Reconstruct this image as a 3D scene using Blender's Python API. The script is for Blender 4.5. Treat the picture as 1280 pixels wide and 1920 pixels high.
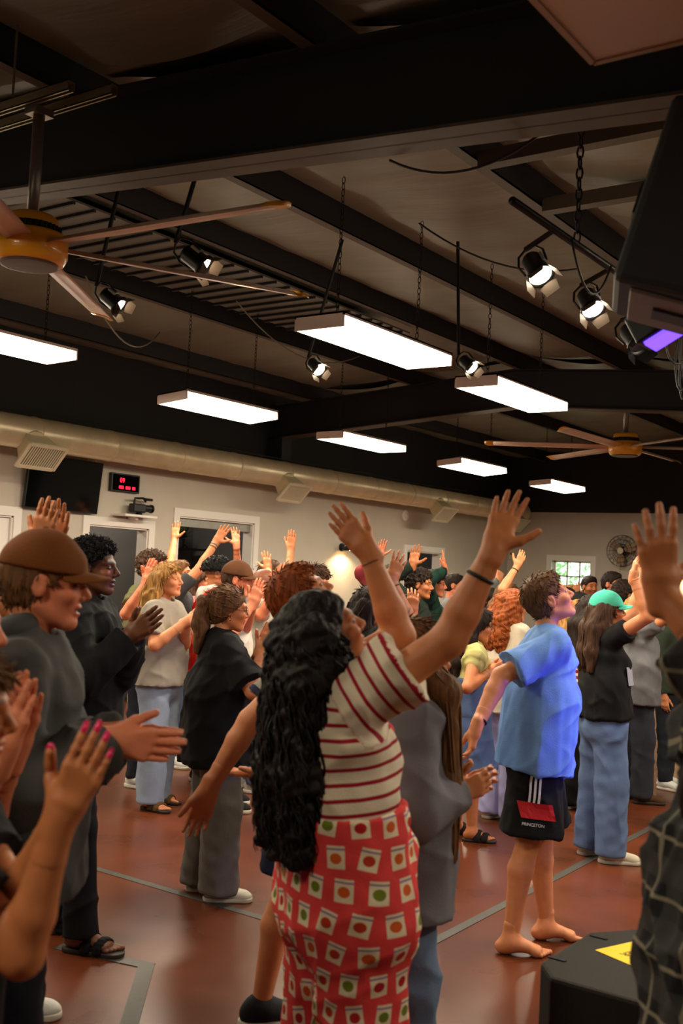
import bpy, bmesh, math, random
import numpy as np
from mathutils import Vector, Matrix
for o in list(bpy.data.objects): bpy.data.objects.remove(o)
SC = bpy.context.scene; COL = SC.collection
# ---------------------------------------------------------------- camera
YAW, PITCH, ROLL, FPX, EYE = math.radians(35.36), math.radians(3.12), math.radians(2.82), 2028.0, 1.65
FW = np.array([-math.sin(YAW)*math.cos(PITCH), math.cos(YAW)*math.cos(PITCH), math.sin(PITCH)])
_r0 = np.array([math.cos(YAW), math.sin(YAW), 0.0]); _u0 = np.cross(_r0, FW)
RT = _r0*math.cos(ROLL) + _u0*math.sin(ROLL); UPV = np.cross(RT, FW)
CAMP = np.array([0.0, 0.0, EYE])
cam = bpy.data.objects.new('camera', bpy.data.cameras.new('camera')); COL.objects.link(cam)
cam.matrix_world = Matrix([[RT[0], UPV[0], -FW[0], 0], [RT[1], UPV[1], -FW[1], 0], [RT[2], UPV[2], -FW[2], EYE], [0, 0, 0, 1]])
cam.data.sensor_fit = 'VERTICAL'; cam.data.sensor_height = 36; cam.data.sensor_width = 24
cam.data.lens = FPX/1920*36; cam.data.clip_start = .05
cam.data.dof.use_dof = True; cam.data.dof.focus_distance = 6.9; cam.data.dof.aperture_fstop = 4.0
SC.camera = cam
# ---------------------------------------------------------------- world, exposure
W = bpy.data.worlds.new('world'); SC.world = W; W.use_nodes = True
W.node_tree.nodes['Background'].inputs[0].default_value = (.75, .9, .8, 1)
W.node_tree.nodes['Background'].inputs[1].default_value = 2.2
vs = SC.view_settings; vs.view_transform = 'Standard'; vs.look = 'None'; vs.exposure = 0.7; vs.gamma = 1; vs.use_curve_mapping = False

def at(x, y, t):                      # point seen at pixel x, y at depth t metres
    return CAMP + (FW + (x-640)/FPX*RT - (y-960)/FPX*UPV)*t
def ground(x, y, z=0.0):
    d = FW + (x-640)/FPX*RT - (y-960)/FPX*UPV
    return CAMP + d*((z-EYE)/d[2])
rng = random.Random(7)
# ---------------------------------------------------------------- materials
MATS = {}
def lin(c):
    return tuple((v/12.92 if v <= .04045 else ((v+.055)/1.055)**2.4) for v in c)
def mat(name, rgb=(.5, .5, .5), rough=.6, metal=0, noise=0, scale=20, bump=0, bscale=80, spec=.5, emit=None, estr=0, coat=0, stretch=None, alpha=None):
    if name in MATS: return MATS[name]
    m = bpy.data.materials.new(name); m.use_nodes = True; nt = m.node_tree; b = nt.nodes['Principled BSDF']
    c = lin(rgb); b.inputs['Base Color'].default_value = (*c, 1); b.inputs['Roughness'].default_value = rough
    b.inputs['Metallic'].default_value = metal; b.inputs['Specular IOR Level'].default_value = spec
    b.inputs['Coat Weight'].default_value = coat
    if emit: b.inputs['Emission Color'].default_value = (*lin(emit), 1); b.inputs['Emission Strength'].default_value = estr
    if noise or bump:
        tc = nt.nodes.new('ShaderNodeTexCoord'); src = tc.outputs['Object']
        if stretch:
            mp = nt.nodes.new('ShaderNodeMapping'); mp.inputs['Scale'].default_value = stretch
            nt.links.new(src, mp.inputs[0]); src = mp.outputs[0]
        if noise:
            n = nt.nodes.new('ShaderNodeTexNoise'); n.inputs['Scale'].default_value = scale; n.inputs['Detail'].default_value = 5
            nt.links.new(src, n.inputs['Vector'])
            r = nt.nodes.new('ShaderNodeValToRGB'); r.color_ramp.elements[0].position = .3; r.color_ramp.elements[1].position = .7
            r.color_ramp.elements[0].color = (*[max(0, v*(1-noise)) for v in c], 1); r.color_ramp.elements[1].color = (*[min(1, v*(1+noise)) for v in c], 1)
            nt.links.new(n.outputs[0], r.inputs[0]); nt.links.new(r.outputs[0], b.inputs['Base Color'])
        if bump:
            n2 = nt.nodes.new('ShaderNodeTexNoise'); n2.inputs['Scale'].default_value = bscale; n2.inputs['Detail'].default_value = 4
            nt.links.new(src, n2.inputs['Vector'])
            bp = nt.nodes.new('ShaderNodeBump'); bp.inputs['Strength'].default_value = bump; bp.inputs['Distance'].default_value = .01
            nt.links.new(n2.outputs[0], bp.inputs['Height']); nt.links.new(bp.outputs[0], b.inputs['Normal'])
    MATS[name] = m; return m
# ---------------------------------------------------------------- mesh helpers
class MB:
    def __init__(s): s.v = []; s.f = []
    def add(s, v, f):
        k = len(s.v); s.v += [tuple(map(float, p)) for p in v]; s.f += [tuple(i+k for i in q) for q in f]; return s
    def box(s, lo, hi, M=None):
        x0, y0, z0 = lo; x1, y1, z1 = hi
        v = [(x0,y0,z0),(x1,y0,z0),(x1,y1,z0),(x0,y1,z0),(x0,y0,z1),(x1,y0,z1),(x1,y1,z1),(x0,y1,z1)]
        if M is not None: v = [tuple(M @ Vector(p)) for p in v]
        return s.add(v, [(0,3,2,1),(4,5,6,7),(0,1,5,4),(1,2,6,5),(2,3,7,6),(3,0,4,7)])
    def bar(s, a, b, w, h, up=(0,0,1)):          # box beam between two points
        a, b = np.array(a, float), np.array(b, float); d = b-a; d /= np.linalg.norm(d)
        sd = np.cross(d, up); n = np.linalg.norm(sd)
        sd = sd/n if n > 1e-6 else np.array([1., 0, 0]); u = np.cross(sd, d)
        v = [p+sd*i*w/2+u*j*h/2 for p in (a, b) for i, j in ((-1,-1),(1,-1),(1,1),(-1,1))]
        return s.add(v, [(0,1,2,3),(7,6,5,4),(0,4,5,1),(1,5,6,2),(2,6,7,3),(3,7,4,0)])
    def tube(s, pts, r, n=8, cap=True):
        pts = [np.array(p, float) for p in pts]; m = len(pts); rs = r if hasattr(r, '__len__') else [r]*m
        t0 = pts[1]-pts[0]; t0 /= np.linalg.norm(t0)+1e-12
        ref = np.array([0, 0, 1.]) if abs(t0[2]) < .9 else np.array([1., 0, 0])
        u = np.cross(t0, ref); u /= np.linalg.norm(u); V = []
        for i in range(m):
            t = pts[min(i+1, m-1)]-pts[max(i-1, 0)]; t /= np.linalg.norm(t)+1e-12
            u = u-t*(u@t); u /= np.linalg.norm(u)+1e-12; w = np.cross(t, u)
            V += [pts[i]+rs[i]*(math.cos(a)*u+math.sin(a)*w) for a in [2*math.pi*k/n for k in range(n)]]
        Fc = [(i*n+k, i*n+(k+1) % n, (i+1)*n+(k+1) % n, (i+1)*n+k) for i in range(m-1) for k in range(n)]
        if cap: Fc += [tuple(range(n-1, -1, -1)), tuple((m-1)*n+k for k in range(n))]
        return s.add(V, Fc)
    def lathe(s, c, prof, n=24, axis=(0,0,1)):    # prof: (radius, height) list
        ax = Vector(axis).normalized(); q = Vector((0,0,1)).rotation_difference(ax); V = []
        for r, h in prof:
            for k in range(n):
                a = 2*math.pi*k/n; p = q @ Vector((r*math.cos(a), r*math.sin(a), h)); V.append((p.x+c[0], p.y+c[1], p.z+c[2]))
        m = len(prof)
        Fc = [(i*n+k, i*n+(k+1) % n, (i+1)*n+(k+1) % n, (i+1)*n+k) for i in range(m-1) for k in range(n)]
        if prof[0][0] > 1e-4: Fc.append(tuple(range(n-1, -1, -1)))
        if prof[-1][0] > 1e-4: Fc.append(tuple((m-1)*n+k for k in range(n)))
        return s.add(V, Fc)
    def torus(s, c, R, r, axis=(0,0,1), n=32, k=6, sx=1, sy=1):
        ax = Vector(axis).normalized(); q = Vector((0,0,1)).rotation_difference(ax); V = []
        for i in range(n):
            a = 2*math.pi*i/n
            for j in range(k):
                b = 2*math.pi*j/k; p = q @ Vector(((R+r*math.cos(b))*math.cos(a)*sx, (R+r*math.cos(b))*math.sin(a)*sy, r*math.sin(b)))
                V.append((p.x+c[0], p.y+c[1], p.z+c[2]))
        return s.add(V, [(i*k+j, ((i+1) % n)*k+j, ((i+1) % n)*k+(j+1) % k, i*k+(j+1) % k) for i in range(n) for j in range(k)])
    def prism(s, poly, z0, z1):
        n = len(poly); V = [(*p, z0) for p in poly]+[(*p, z1) for p in poly]
        return s.add(V, [tuple(range(n-1, -1, -1)), tuple(range(n, 2*n))]+[(i, (i+1) % n, n+(i+1) % n, n+i) for i in range(n)])
    def build(s, name, m, parent=None, smooth=False, bevel=0, M=None):
        me = bpy.data.meshes.new(name); me.from_pydata(s.v, [], s.f); me.update()
        b = bmesh.new(); b.from_mesh(me); bmesh.ops.recalc_face_normals(b, faces=b.faces)
        if bevel: bmesh.ops.bevel(b, geom=[e for e in b.edges if e.calc_face_angle(0) > .5], offset=bevel, segments=2, affect='EDGES', profile=.5)
        b.to_mesh(me); b.free()
        if smooth: me.polygons.foreach_set('use_smooth', [True]*len(me.polygons))
        o = bpy.data.objects.new(name, me); COL.objects.link(o)
        if m: me.materials.append(m)
        if parent: o.parent = parent
        if M is not None: o.matrix_world = M
        return o
def tag(o, label, cat, group=None, kind=None):
    if label: o['label'] = label
    if cat: o['category'] = cat
    if group: o['group'] = group
    if kind: o['kind'] = kind
    return o
def empty(name, loc, label, cat, group=None):
    o = bpy.data.objects.new(name, None); COL.objects.link(o); o.location = tuple(map(float, loc)); o.empty_display_size = .1
    bpy.context.view_layer.update()
    return tag(o, label, cat, group)
def off(o, mb):                                    # move builder coordinates into the thing's local space
    l = o.location; mb.v = [(x-l[0], y-l[1], z-l[2]) for x, y, z in mb.v]; return mb
def struct(mb, name, m, **k):
    o = mb.build(name, m, **k); o['kind'] = 'structure'; return o
# ================================================================ the room
XW, YB, XE, YF = -9.2, 18.43, 4.5, -4.5
M_beige = mat('wall_paint_beige', (.76, .725, .67), .75, noise=.04, scale=3, bump=.05, bscale=180)
M_black = mat('black_paint', (.105, .10, .105), .75, noise=.1, scale=4)
M_trimw = mat('white_trim', (.90, .88, .85), .45)
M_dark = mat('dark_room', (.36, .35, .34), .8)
def roof_z(X): return 3.63-.075*abs(X+5.6)          # underside of the steel frames
# floor: stained brown red concrete with gloss
m = mat('stained_concrete', (.45, .20, .12), .32); nt = m.node_tree; b = nt.nodes['Principled BSDF']
tc = nt.nodes.new('ShaderNodeTexCoord')
def nz(scale, detail, vec=None, rough=.6):
    n = nt.nodes.new('ShaderNodeTexNoise'); n.inputs['Scale'].default_value = scale; n.inputs['Detail'].default_value = detail; n.inputs['Roughness'].default_value = rough
    nt.links.new(vec or tc.outputs['Object'], n.inputs['Vector']); return n
n1 = nz(1.1, 8); r1 = nt.nodes.new('ShaderNodeValToRGB'); e = r1.color_ramp.elements
e[0].position = .3; e[0].color = (*lin((.29, .14, .07)), 1); e[1].position = .72; e[1].color = (*lin((.43, .21, .112)), 1)
nt.links.new(n1.outputs[0], r1.inputs[0])
n2 = nz(14, 6); mx = nt.nodes.new('ShaderNodeMixRGB'); mx.blend_type = 'OVERLAY'; mx.inputs[0].default_value = .12
nt.links.new(r1.outputs[0], mx.inputs[1]); nt.links.new(n2.outputs[0], mx.inputs[2])
vo = nt.nodes.new('ShaderNodeTexVoronoi'); vo.inputs['Scale'].default_value = 14; nt.links.new(tc.outputs['Object'], vo.inputs['Vector'])
sp = nt.nodes.new('ShaderNodeValToRGB'); sp.color_ramp.elements[0].position = .0; sp.color_ramp.elements[0].color = (.5, .5, .5, 1); sp.color_ramp.elements[1].position = .03; sp.color_ramp.elements[1].color = (0, 0, 0, 1)
nt.links.new(vo.outputs['Distance'], sp.inputs[0]); mx2 = nt.nodes.new('ShaderNodeMixRGB'); nt.links.new(sp.outputs[0], mx2.inputs[0]); nt.links.new(mx.outputs[0], mx2.inputs[1]); mx2.inputs[2].default_value = (*lin((.62, .42, .33)), 1)
nt.links.new(mx2.outputs[0], b.inputs['Base Color'])
n3 = nz(2.2, 2); rr = nt.nodes.new('ShaderNodeMapRange'); rr.inputs[3].default_value = .22; rr.inputs[4].default_value = .36
nt.links.new(n3.outputs[0], rr.inputs[0]); nt.links.new(rr.outputs[0], b.inputs['Roughness'])
struct(MB().box((XW-3, YF, -.1), (XE, YB+.3, 0)), 'floor', m)
M_tape = mat('grey_tape', (.25, .24, .22), .5, noise=.12, scale=30)
TZ = [0]
def tape(a, b, w=.05):
    TZ[0] += .0006
    a, b = np.array(a), np.array(b); d = (b-a)/np.linalg.norm(b-a); s = np.array([-d[1], d[0]])*w/2
    return MB().prism([tuple(a-s), tuple(b-s), tuple(b+s), tuple(a+s)], .0005, .0016+TZ[0])
for nm, a, bb, lab in (('floor_tape', (-5.3, 4.10), (-2.6, 4.07), 'long grey tape line on the floor beside the white sneakers of the ponytail woman'),
                       ('floor_tape', (-2.45, 3.6), (-2.56, 8.6), 'grey tape line running past the barefoot man towards the far wall'),
                       ('floor_tape', (-3.62, 3.18), (-3.17, 3.285), 'short grey tape strip ending in a corner at lower left'),
                       ('floor_tape', (-3.205, 3.295), (-2.75, 2.74), 'wide grey tape strip running to the bottom edge from the tape corner')):
    tag(tape(a, bb, .065 if 'strip' in lab else .05).build(nm, M_tape), lab, 'tape', 'tape lines on the floor')
# left wall with real openings: (y0, y1, top)
def wall_boxes(mb, x0, x1, y0, y1, z1, holes):
    ys = y0
    for a, b_, t in holes:
        mb.box((x0, ys, 0), (x1, a, z1)); mb.box((x0, a, t), (x1, b_, z1)); ys = b_
    mb.box((x0, ys, 0), (x1, y1, z1)); return mb
HOLES = [(6.2, 7.13, 2.05), (8.15, 9.06, 2.03), (9.56, 10.98, 2.22), (14.82, 15.93, 2.03)]
struct(wall_boxes(MB(), XW-.16, XW, YF, YB+.16, 2.95, HOLES), 'wall_left', M_beige)
struct(MB().box((XW-.16, YF, 2.95), (XW, YB+.16, 4.05)), 'wall_left_upper', M_black)
wx0, wx1, wz0, wz1 = -8.30, -7.55, .95, 2.035
mbk = MB(); mbk.box((XW, YB, 0), (wx0, YB+.16, 2.915)).box((wx1, YB, 0), (XE, YB+.16, 2.915)).box((wx0, YB, wz1), (wx1, YB+.16, 2.915)).box((wx0, YB, 0), (wx1, YB+.16, wz0))
struct(mbk, 'wall_back', M_beige)
struct(MB().box((XW, YB, 2.915), (XE, YB+.16, 4.4)), 'wall_back_upper', M_black)
struct(MB().box((XE, YF, 0), (XE+.1, YB+.16, 4.4)), 'wall_right', M_black)
struct(MB().box((XW, YF-.1, 0), (XE, YF, 4.4)), 'wall_front', M_black)
# rooms behind the openings
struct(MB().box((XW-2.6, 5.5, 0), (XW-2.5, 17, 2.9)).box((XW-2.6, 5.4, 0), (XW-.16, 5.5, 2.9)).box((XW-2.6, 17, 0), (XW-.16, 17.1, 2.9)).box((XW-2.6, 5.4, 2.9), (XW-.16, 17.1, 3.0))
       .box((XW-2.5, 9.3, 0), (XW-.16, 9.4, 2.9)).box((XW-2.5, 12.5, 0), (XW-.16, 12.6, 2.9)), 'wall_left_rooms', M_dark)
# casings
def casing(n, y0, y1, top, w=.095, x=XW, sill=False):
    mb = MB(); mb.box((x-.001, y0-w, 0), (x+.022, y0, top+w)).box((x-.001, y1, 0), (x+.022, y1+w, top+w)).box((x-.001, y0, top), (x+.022, y1, top+w))
    mb.box((x-.16, y0-.001, 0), (x, y0+.018, top)).box((x-.16, y1-.018, 0), (x, y1+.001, top)).box((x-.16, y0, top-.018), (x, y1, top+.001))
    struct(mb, 'trim_%d' % n, M_trimw)
for i, (a, b_, t) in enumerate(HOLES): casing(i+1, a, b_, t)
d = struct(MB().box((XW-.07, 6.22, .01), (XW-.03, 7.11, 2.03)), 'door_1', M_trimw, bevel=.004)
for z0, z1 in ((.15, .85), (1.0, 1.9)):
    for y0, y1 in ((6.32, 6.62), (6.72, 7.0)): MB().box((XW-.031, y0, z0), (XW-.024, y1, z1)).build('door_panel', M_trimw, d, bevel=.003)
MB().lathe((XW-.028, 6.30, 1.0), [(.012, 0), (.012, .03), (.028, .04), (.03, .055), (.0, .065)], 14, (1, 0, 0)).build('door_knob', mat('brass', (.6, .5, .3), .3, 1), d, True)
# roll-up shutter housing in the wide opening
struct(MB().box((XW-.15, 9.58, 2.10), (XW-.04, 10.96, 2.20)), 'trim_5', mat('galvanised', (.62, .61, .58), .4, .8, noise=.08, scale=8))
# window in the back wall
mb = MB(); w = .1
mb.box((wx0-w, YB-.022, wz0-w), (wx0, YB, wz1+w)).box((wx1, YB-.022, wz0-w), (wx1+w, YB, wz1+w)).box((wx0, YB-.022, wz1), (wx1, YB, wz1+w)).box((wx0, YB-.04, wz0-w), (wx1, YB, wz0))
win = struct(mb, 'window_1', M_trimw)
fr = MB(); yy = YB+.11
for x in np.linspace(wx0+.015, wx1-.015, 4): fr.box((x-.012 if 0 else x-.014, yy, wz0), (x+.014, yy+.03, wz1))
for z in np.linspace(wz0+.015, wz1-.015, 5): fr.box((wx0, yy, z-.014), (wx1, yy+.03, z+.014))
fr.build('window_frame', M_trimw, win)
gl = mat('window_glass', (1, 1, 1), .02); gb = gl.node_tree.nodes['Principled BSDF']; gb.inputs['Transmission Weight'].default_value = 1; gb.inputs['IOR'].default_value = 1.1
xs = np.linspace(wx0, wx1, 4); zs = np.linspace(wz0, wz1, 5)
for i in range(3):
    for j in range(4): MB().box((xs[i]+.01, yy+.012, zs[j]+.01), (xs[i+1]-.01, yy+.016, zs[j+1]-.01)).build('window_pane', gl, win)
# trees outside the window
m = mat('sunlit_leaves', (.66, .82, .60), .8)
def blob_tree(loc, r, n, lab):
    t = empty('tree', loc, lab, 'tree', 'trees outside the window')
    tr = MB(); tr.tube([(0, 0, 0), (.05, 0, 1.2), (0, 0, 2.2)], [.16, .12, .06], 8); tr.build('trunk', mat('bark', (.3, .24, .18), .9), t)
    mb = MB(); R_ = random.Random(int(r*100))
    for i in range(n):
        th, ph = R_.uniform(0, 6.283), R_.uniform(-.5, 1.4); q = r*R_.uniform(.35, 1)
        c = np.array([math.cos(th)*math.cos(ph)*q, math.sin(th)*math.cos(ph)*q, 1.9+math.sin(ph)*q*1.1])
        u = np.array([R_.gauss(0, 1) for _ in range(3)]); u /= np.linalg.norm(u); v = np.cross(u, (R_.random(), R_.random(), 1)); v /= np.linalg.norm(v); l = R_.uniform(.05, .10)
        mb.add([c-u*l, c+v*l*.5, c+u*l, c-v*l*.5], [(0, 1, 2, 3)])
    f = mb.build('foliage', m, t); f['kind'] = 'stuff'
blob_tree((-11.2, 23.4, -.2), 1.6, 2200, 'leafy green tree seen through the left panes of the window')
blob_tree((-9.6, 27.2, -.2), 1.9, 2200, 'leafy green tree seen through the right panes of the window')
struct(MB().box((-22, YB+.4, -.35), (8, 40, -.25)), 'ground_outside', mat('lawn', (.45, .6, .35), .9, noise=.2))
# ================================================================ roof, frames, purlins
M_steel = mat('dark_painted_steel', (.115, .11, .115), .6, noise=.12, scale=6)
M_flange = mat('brown_steel_flange', (.30, .26, .22), .6, noise=.15, scale=5)
M_fab = mat('insulation_facing', (.46, .435, .38), .45, noise=.16, scale=2.2, bump=.9, bscale=5, stretch=(.25, 1.6, 1))
ROOF = .62
def slope_pts(x0, x1):                      # split a run across the ridge
    return [x0]+([-5.6] if x0 < -5.6 < x1 else [])+[x1]
mb = MB(); xs = slope_pts(XW-.2, XE+.1)
for a, b_ in zip(xs, xs[1:]):
    za, zb = roof_z(a)+ROOF, roof_z(b_)+ROOF
    mb.add([(a, YF, za), (b_, YF, zb), (b_, YB+.16, zb), (a, YB+.16, za), (a, YF, za+.1), (b_, YF, zb+.1), (b_, YB+.16, zb+.1), (a, YB+.16, za+.1)],
           [(0,3,2,1),(4,5,6,7),(0,1,5,4),(1,2,6,5),(2,3,7,6),(3,0,4,7)])
ceil = struct(mb, 'ceiling', M_fab)
# sagging fabric panels of the insulation, one between each two purlins
PUR = [-8.45, -6.95, -5.5, -4.28, -2.74, -1.2, .3, 1.8, 3.3]
def fabric(x0, x1, y0, y1, seed):
    R_ = random.Random(seed); nx, ny = 10, 40; V = []; ph = [R_.uniform(0, 6.28) for _ in range(4)]
    for j in range(ny+1):
        for i in range(nx+1):
            u, v = i/nx, j/ny; x = x0+(x1-x0)*u; y = y0+(y1-y0)*v
            s = .06*4*u*(1-u)*(1+.4*math.sin(9*v*2+ph[0]+2*u))+.012*math.sin(38*v+3*u+ph[1])*math.sin(math.pi*u)+.008*math.sin(71*v-4*u+ph[2])
            V.append((x, y, roof_z(x)+ROOF-.012-max(0, s)))
    return MB().add(V, [(j*(nx+1)+i, j*(nx+1)+i+1, (j+1)*(nx+1)+i+1, (j+1)*(nx+1)+i) for j in range(ny) for i in range(nx)])
for k, (a, b_) in enumerate(zip([XW]+PUR, PUR)):
    for y0, y1 in ((-4, 3.5), (3.7, 11.2), (11.35, 18.4)):
        fabric(a+.04, b_-.04, y0, y1, k*3+int(y0)).build('insulation_panel', M_fab, ceil, True)
# rigid frames across the room
for n, y in enumerate((3.6, 11.27)):
    mb = MB(); fl = MB()
    for a, b_ in zip(xs, xs[1:]):
        za, zb = roof_z(a), roof_z(b_)
        mb.add([(a, y-.006, za), (b_, y-.006, zb), (b_, y+.006, zb), (a, y+.006, za), (a, y-.006, za+.44), (b_, y-.006, zb+.44), (b_, y+.006, zb+.44), (a, y+.006, za+.44)], [(0,3,2,1),(4,5,6,7),(0,1,5,4),(1,2,6,5),(2,3,7,6),(3,0,4,7)])
        for zo, q in ((0, fl), (.43, mb)):
            q.add([(a, y-.1, za+zo), (b_, y-.1, zb+zo), (b_, y+.1, zb+zo), (a, y+.1, za+zo), (a, y-.1, za+zo+.013), (b_, y-.1, zb+zo+.013), (b_, y+.1, zb+zo+.013), (a, y+.1, za+zo+.013)], [(0,3,2,1),(4,5,6,7),(0,1,5,4),(1,2,6,5),(2,3,7,6),(3,0,4,7)])
    f = struct(mb, 'ceiling_beam_%d' % (n+1), M_steel); fl.build('bottom_flange', M_flange, f)
    MB().box((XW+.002, y-.1, 3.06), (XW+.25, y+.1, roof_z(XW)+.02)).build('column', M_steel, f)
# purlins along the room
for n, x in enumerate(PUR):
    z = roof_z(x)+.44
    p = struct(MB().box((x-.005, YF, z), (x+.005, YB, z+.18)), 'ceiling_purlin_%d' % (n+1), M_steel)
    MB().box((x-.07, YF, z), (x+.005, YB, z+.006)).build('flange', M_flange, p)
    MB().box((x-.06, YF, z+.01), (x-.004, YB, z+.17)).build('web_cover', M_steel, p)
for n, (y, x0, x1) in enumerate(((4.95, -2.73, -1.2), (5.75, -2.73, -1.2))):
    struct(MB().box((x0+.01, y-.04, roof_z(-2)+.45), (x1-.07, y+.04, roof_z(-2)+.53)), 'ceiling_brace_%d' % (n+1), M_flange)
# ribbed metal deck strip left of the ridge purlin
for y0, n in ((4.3, 26),):
    st = struct(MB().box((-6.6, y0, roof_z(-6)+.405), (-5.6, y0+4.6, roof_z(-6)+.42)), 'ceiling_deck', mat('grey_deck', (.38, .36, .33), .5, .3))
    for k in range(n): MB().box((-6.6, y0+k*.178, roof_z(-6)+.385), (-5.6, y0+k*.178+.02, roof_z(-6)+.406)).build('deck_rib', M_steel, st)
# diagonal rod braces and conduits under the roof
def thingtube(name, pts, r, m, lab, cat, group=None):
    return tag(MB().tube(pts, r, 6).build(name, m, None, True), lab, cat, group)
M_cable = mat('black_cable', (.06, .06, .06), .5)
def sag(a, b_, s, n=14):
    a, b_ = np.array(a, float), np.array(b_, float)
    return [a+(b_-a)*t-np.array([0, 0, s*4*t*(1-t)]) for t in np.linspace(0, 1, n)]
# ================================================================ fluorescent fixtures
M_fix = mat('fixture_body', (.95, .88, .84), .5)
M_dif = mat('diffuser', (1, 1, 1), .5, emit=(1, .93, .80), estr=9.0)
M_chain = mat('chain_steel', (.13, .13, .13), .5, .6)
def chain_mb(a, b_, link=.045, r=.0028):
    a, b_ = np.array(a, float), np.array(b_, float); L_ = np.linalg.norm(b_-a); n = max(2, int(L_/(link*.78))); mb = MB(); d = (b_-a)/L_
    s1 = np.cross(d, (1, 0, 0)); s1 = s1/np.linalg.norm(s1); s2 = np.cross(d, s1)
    for i in range(n):
        c = a+(b_-a)*(i+.5)/n; s = s1 if i % 2 else s2
        pts = [c+d*link/2*math.cos(t)+s*link*.24*math.sin(t) for t in np.linspace(0, 2*math.pi, 9)]
        mb.tube(pts, r, 4, False)
    return mb
FIXL = 0
def fixture(x, y, z, lab, tilt=0.0, L_=1.22, w=.34, h=.085, power=1.0, rot=0):
    global FIXL
    t = empty('ceiling_light', (x, y, z), lab, 'ceiling light', 'fluorescent ceiling lights')
    R_ = Matrix.Rotation(tilt, 3, 'Y') @ Matrix.Rotation(rot, 3, 'X')
    def put(mb): mb.v = [tuple(R_ @ Vector(p)) for p in mb.v]; return mb
    put(MB().box((-w/2, -L_/2, 0), (w/2, -L_/2+.012, h)).box((-w/2, L_/2-.012, 0), (w/2, L_/2, h)).box((-w/2, -L_/2, h-.01), (w/2, L_/2, h)).box((-w/2+.0, -L_/2, h*.75), (-w/2+.008, L_/2, h)).box((w/2-.008, -L_/2, h*.75), (w/2, L_/2, h))).build('housing', M_fix, t)
    put(MB().box((-w/2+.004, -L_/2+.012, 0), (w/2-.004, L_/2-.012, h*.75))).build('diffuser', M_dif, t, bevel=.006)
    for s in (-1, 1):
        top = roof_z(x)+.44
        c = chain_mb((0, s*L_*.36, h), (0, s*L_*.36, top-z)); c.build('chain', M_chain, t)
    ld = bpy.data.lights.new('fixture_lamp', 'AREA'); ld.shape = 'RECTANGLE'; ld.size = w*.95; ld.size_y = L_*.95; ld.energy = 34*power; ld.color = (1, .86, .66)
    lo = bpy.data.objects.new('lamp', ld); COL.objects.link(lo); lo.parent = t; lo.location = (0, 0, -.012); lo.rotation_euler = (0, tilt, 0)
    return t
fixture(-3.62, 5.40, 3.0, 'nearest and largest fluorescent light hanging on chains at centre', .0)
fixture(-3.66, 7.33, 3.0, 'fluorescent light right of centre hanging below the dark purlin near the stage lights', .0)
fixture(-6.42, 4.72, 3.11, 'fluorescent light cut off by the left edge of the photo', -.03, power=1.45)
fixture(-6.42, 7.12, 3.0, 'fluorescent light hanging above the duct, second of the left row', -.09, power=1.45)
fixture(-6.52, 9.52, 3.0, 'fluorescent light hanging mid room between two others of the left row', -.01, power=1.45)
fixture(-6.52, 12.0, 3.0, 'small fluorescent light in the left row, left of the far fan blades', -.10, power=1.45)
fixture(-6.55, 14.65, 3.0, 'smallest and farthest fluorescent light below the far ceiling fan', -.08, power=1.45)
for x, y, lab in ((-6.42, 2.3, 'added fluorescent light out of view in the left row'), (-3.62, 1.5, 'added fluorescent light out of view beside the near fan'), (-.9, 5.2, 'added fluorescent light out of view right of the stage lights'), (-.9, 7.6, 'added fluorescent light out of view over the floor speaker side'),
               (-.9, 11.5, 'added fluorescent light out of view at right towards the far wall'), (1.5, 3.2, 'added fluorescent light out of view over the stage front'), (-1.6, -.6, 'added fluorescent light out of view behind the camera'), (1.5, 9.0, 'added fluorescent light out of view over the far stage')):
    fixture(x, y, 3.05, lab, 0, power=.5 if y < 1.9 else .9)  # extra fixtures added out of view to light the foreground
# unlit white panel light above the camera
t = empty('panel_light', (-.45, 1.95, 3.0), 'unlit white panel light at the top right corner', 'panel')
MB().box((-.65, -.63, 0), (.65, .63, .02)).build('panel', mat('panel_white', (.92, .86, .80), .6), t)
fr = MB()
for a, b_ in (((-.65, -.63), (.65, -.63)), ((-.65, .63), (.65, .63)), ((-.65, -.63), (-.65, .63)), ((.65, -.63), (.65, .63))): fr.bar((*a, .012), (*b_, .012), .018, .035)
fr.build('frame', mat('panel_frame', (.72, .62, .5), .5), t)
for i, (a, b_) in enumerate(((-.5, -.5), (.5, -.5), (-.5, .5), (.5, .5))): MB().tube([(a, b_, .02), (a, b_, roof_z(-.45)+.44-3.0)], .004, 6).build('hanger', M_cable, t)
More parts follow.
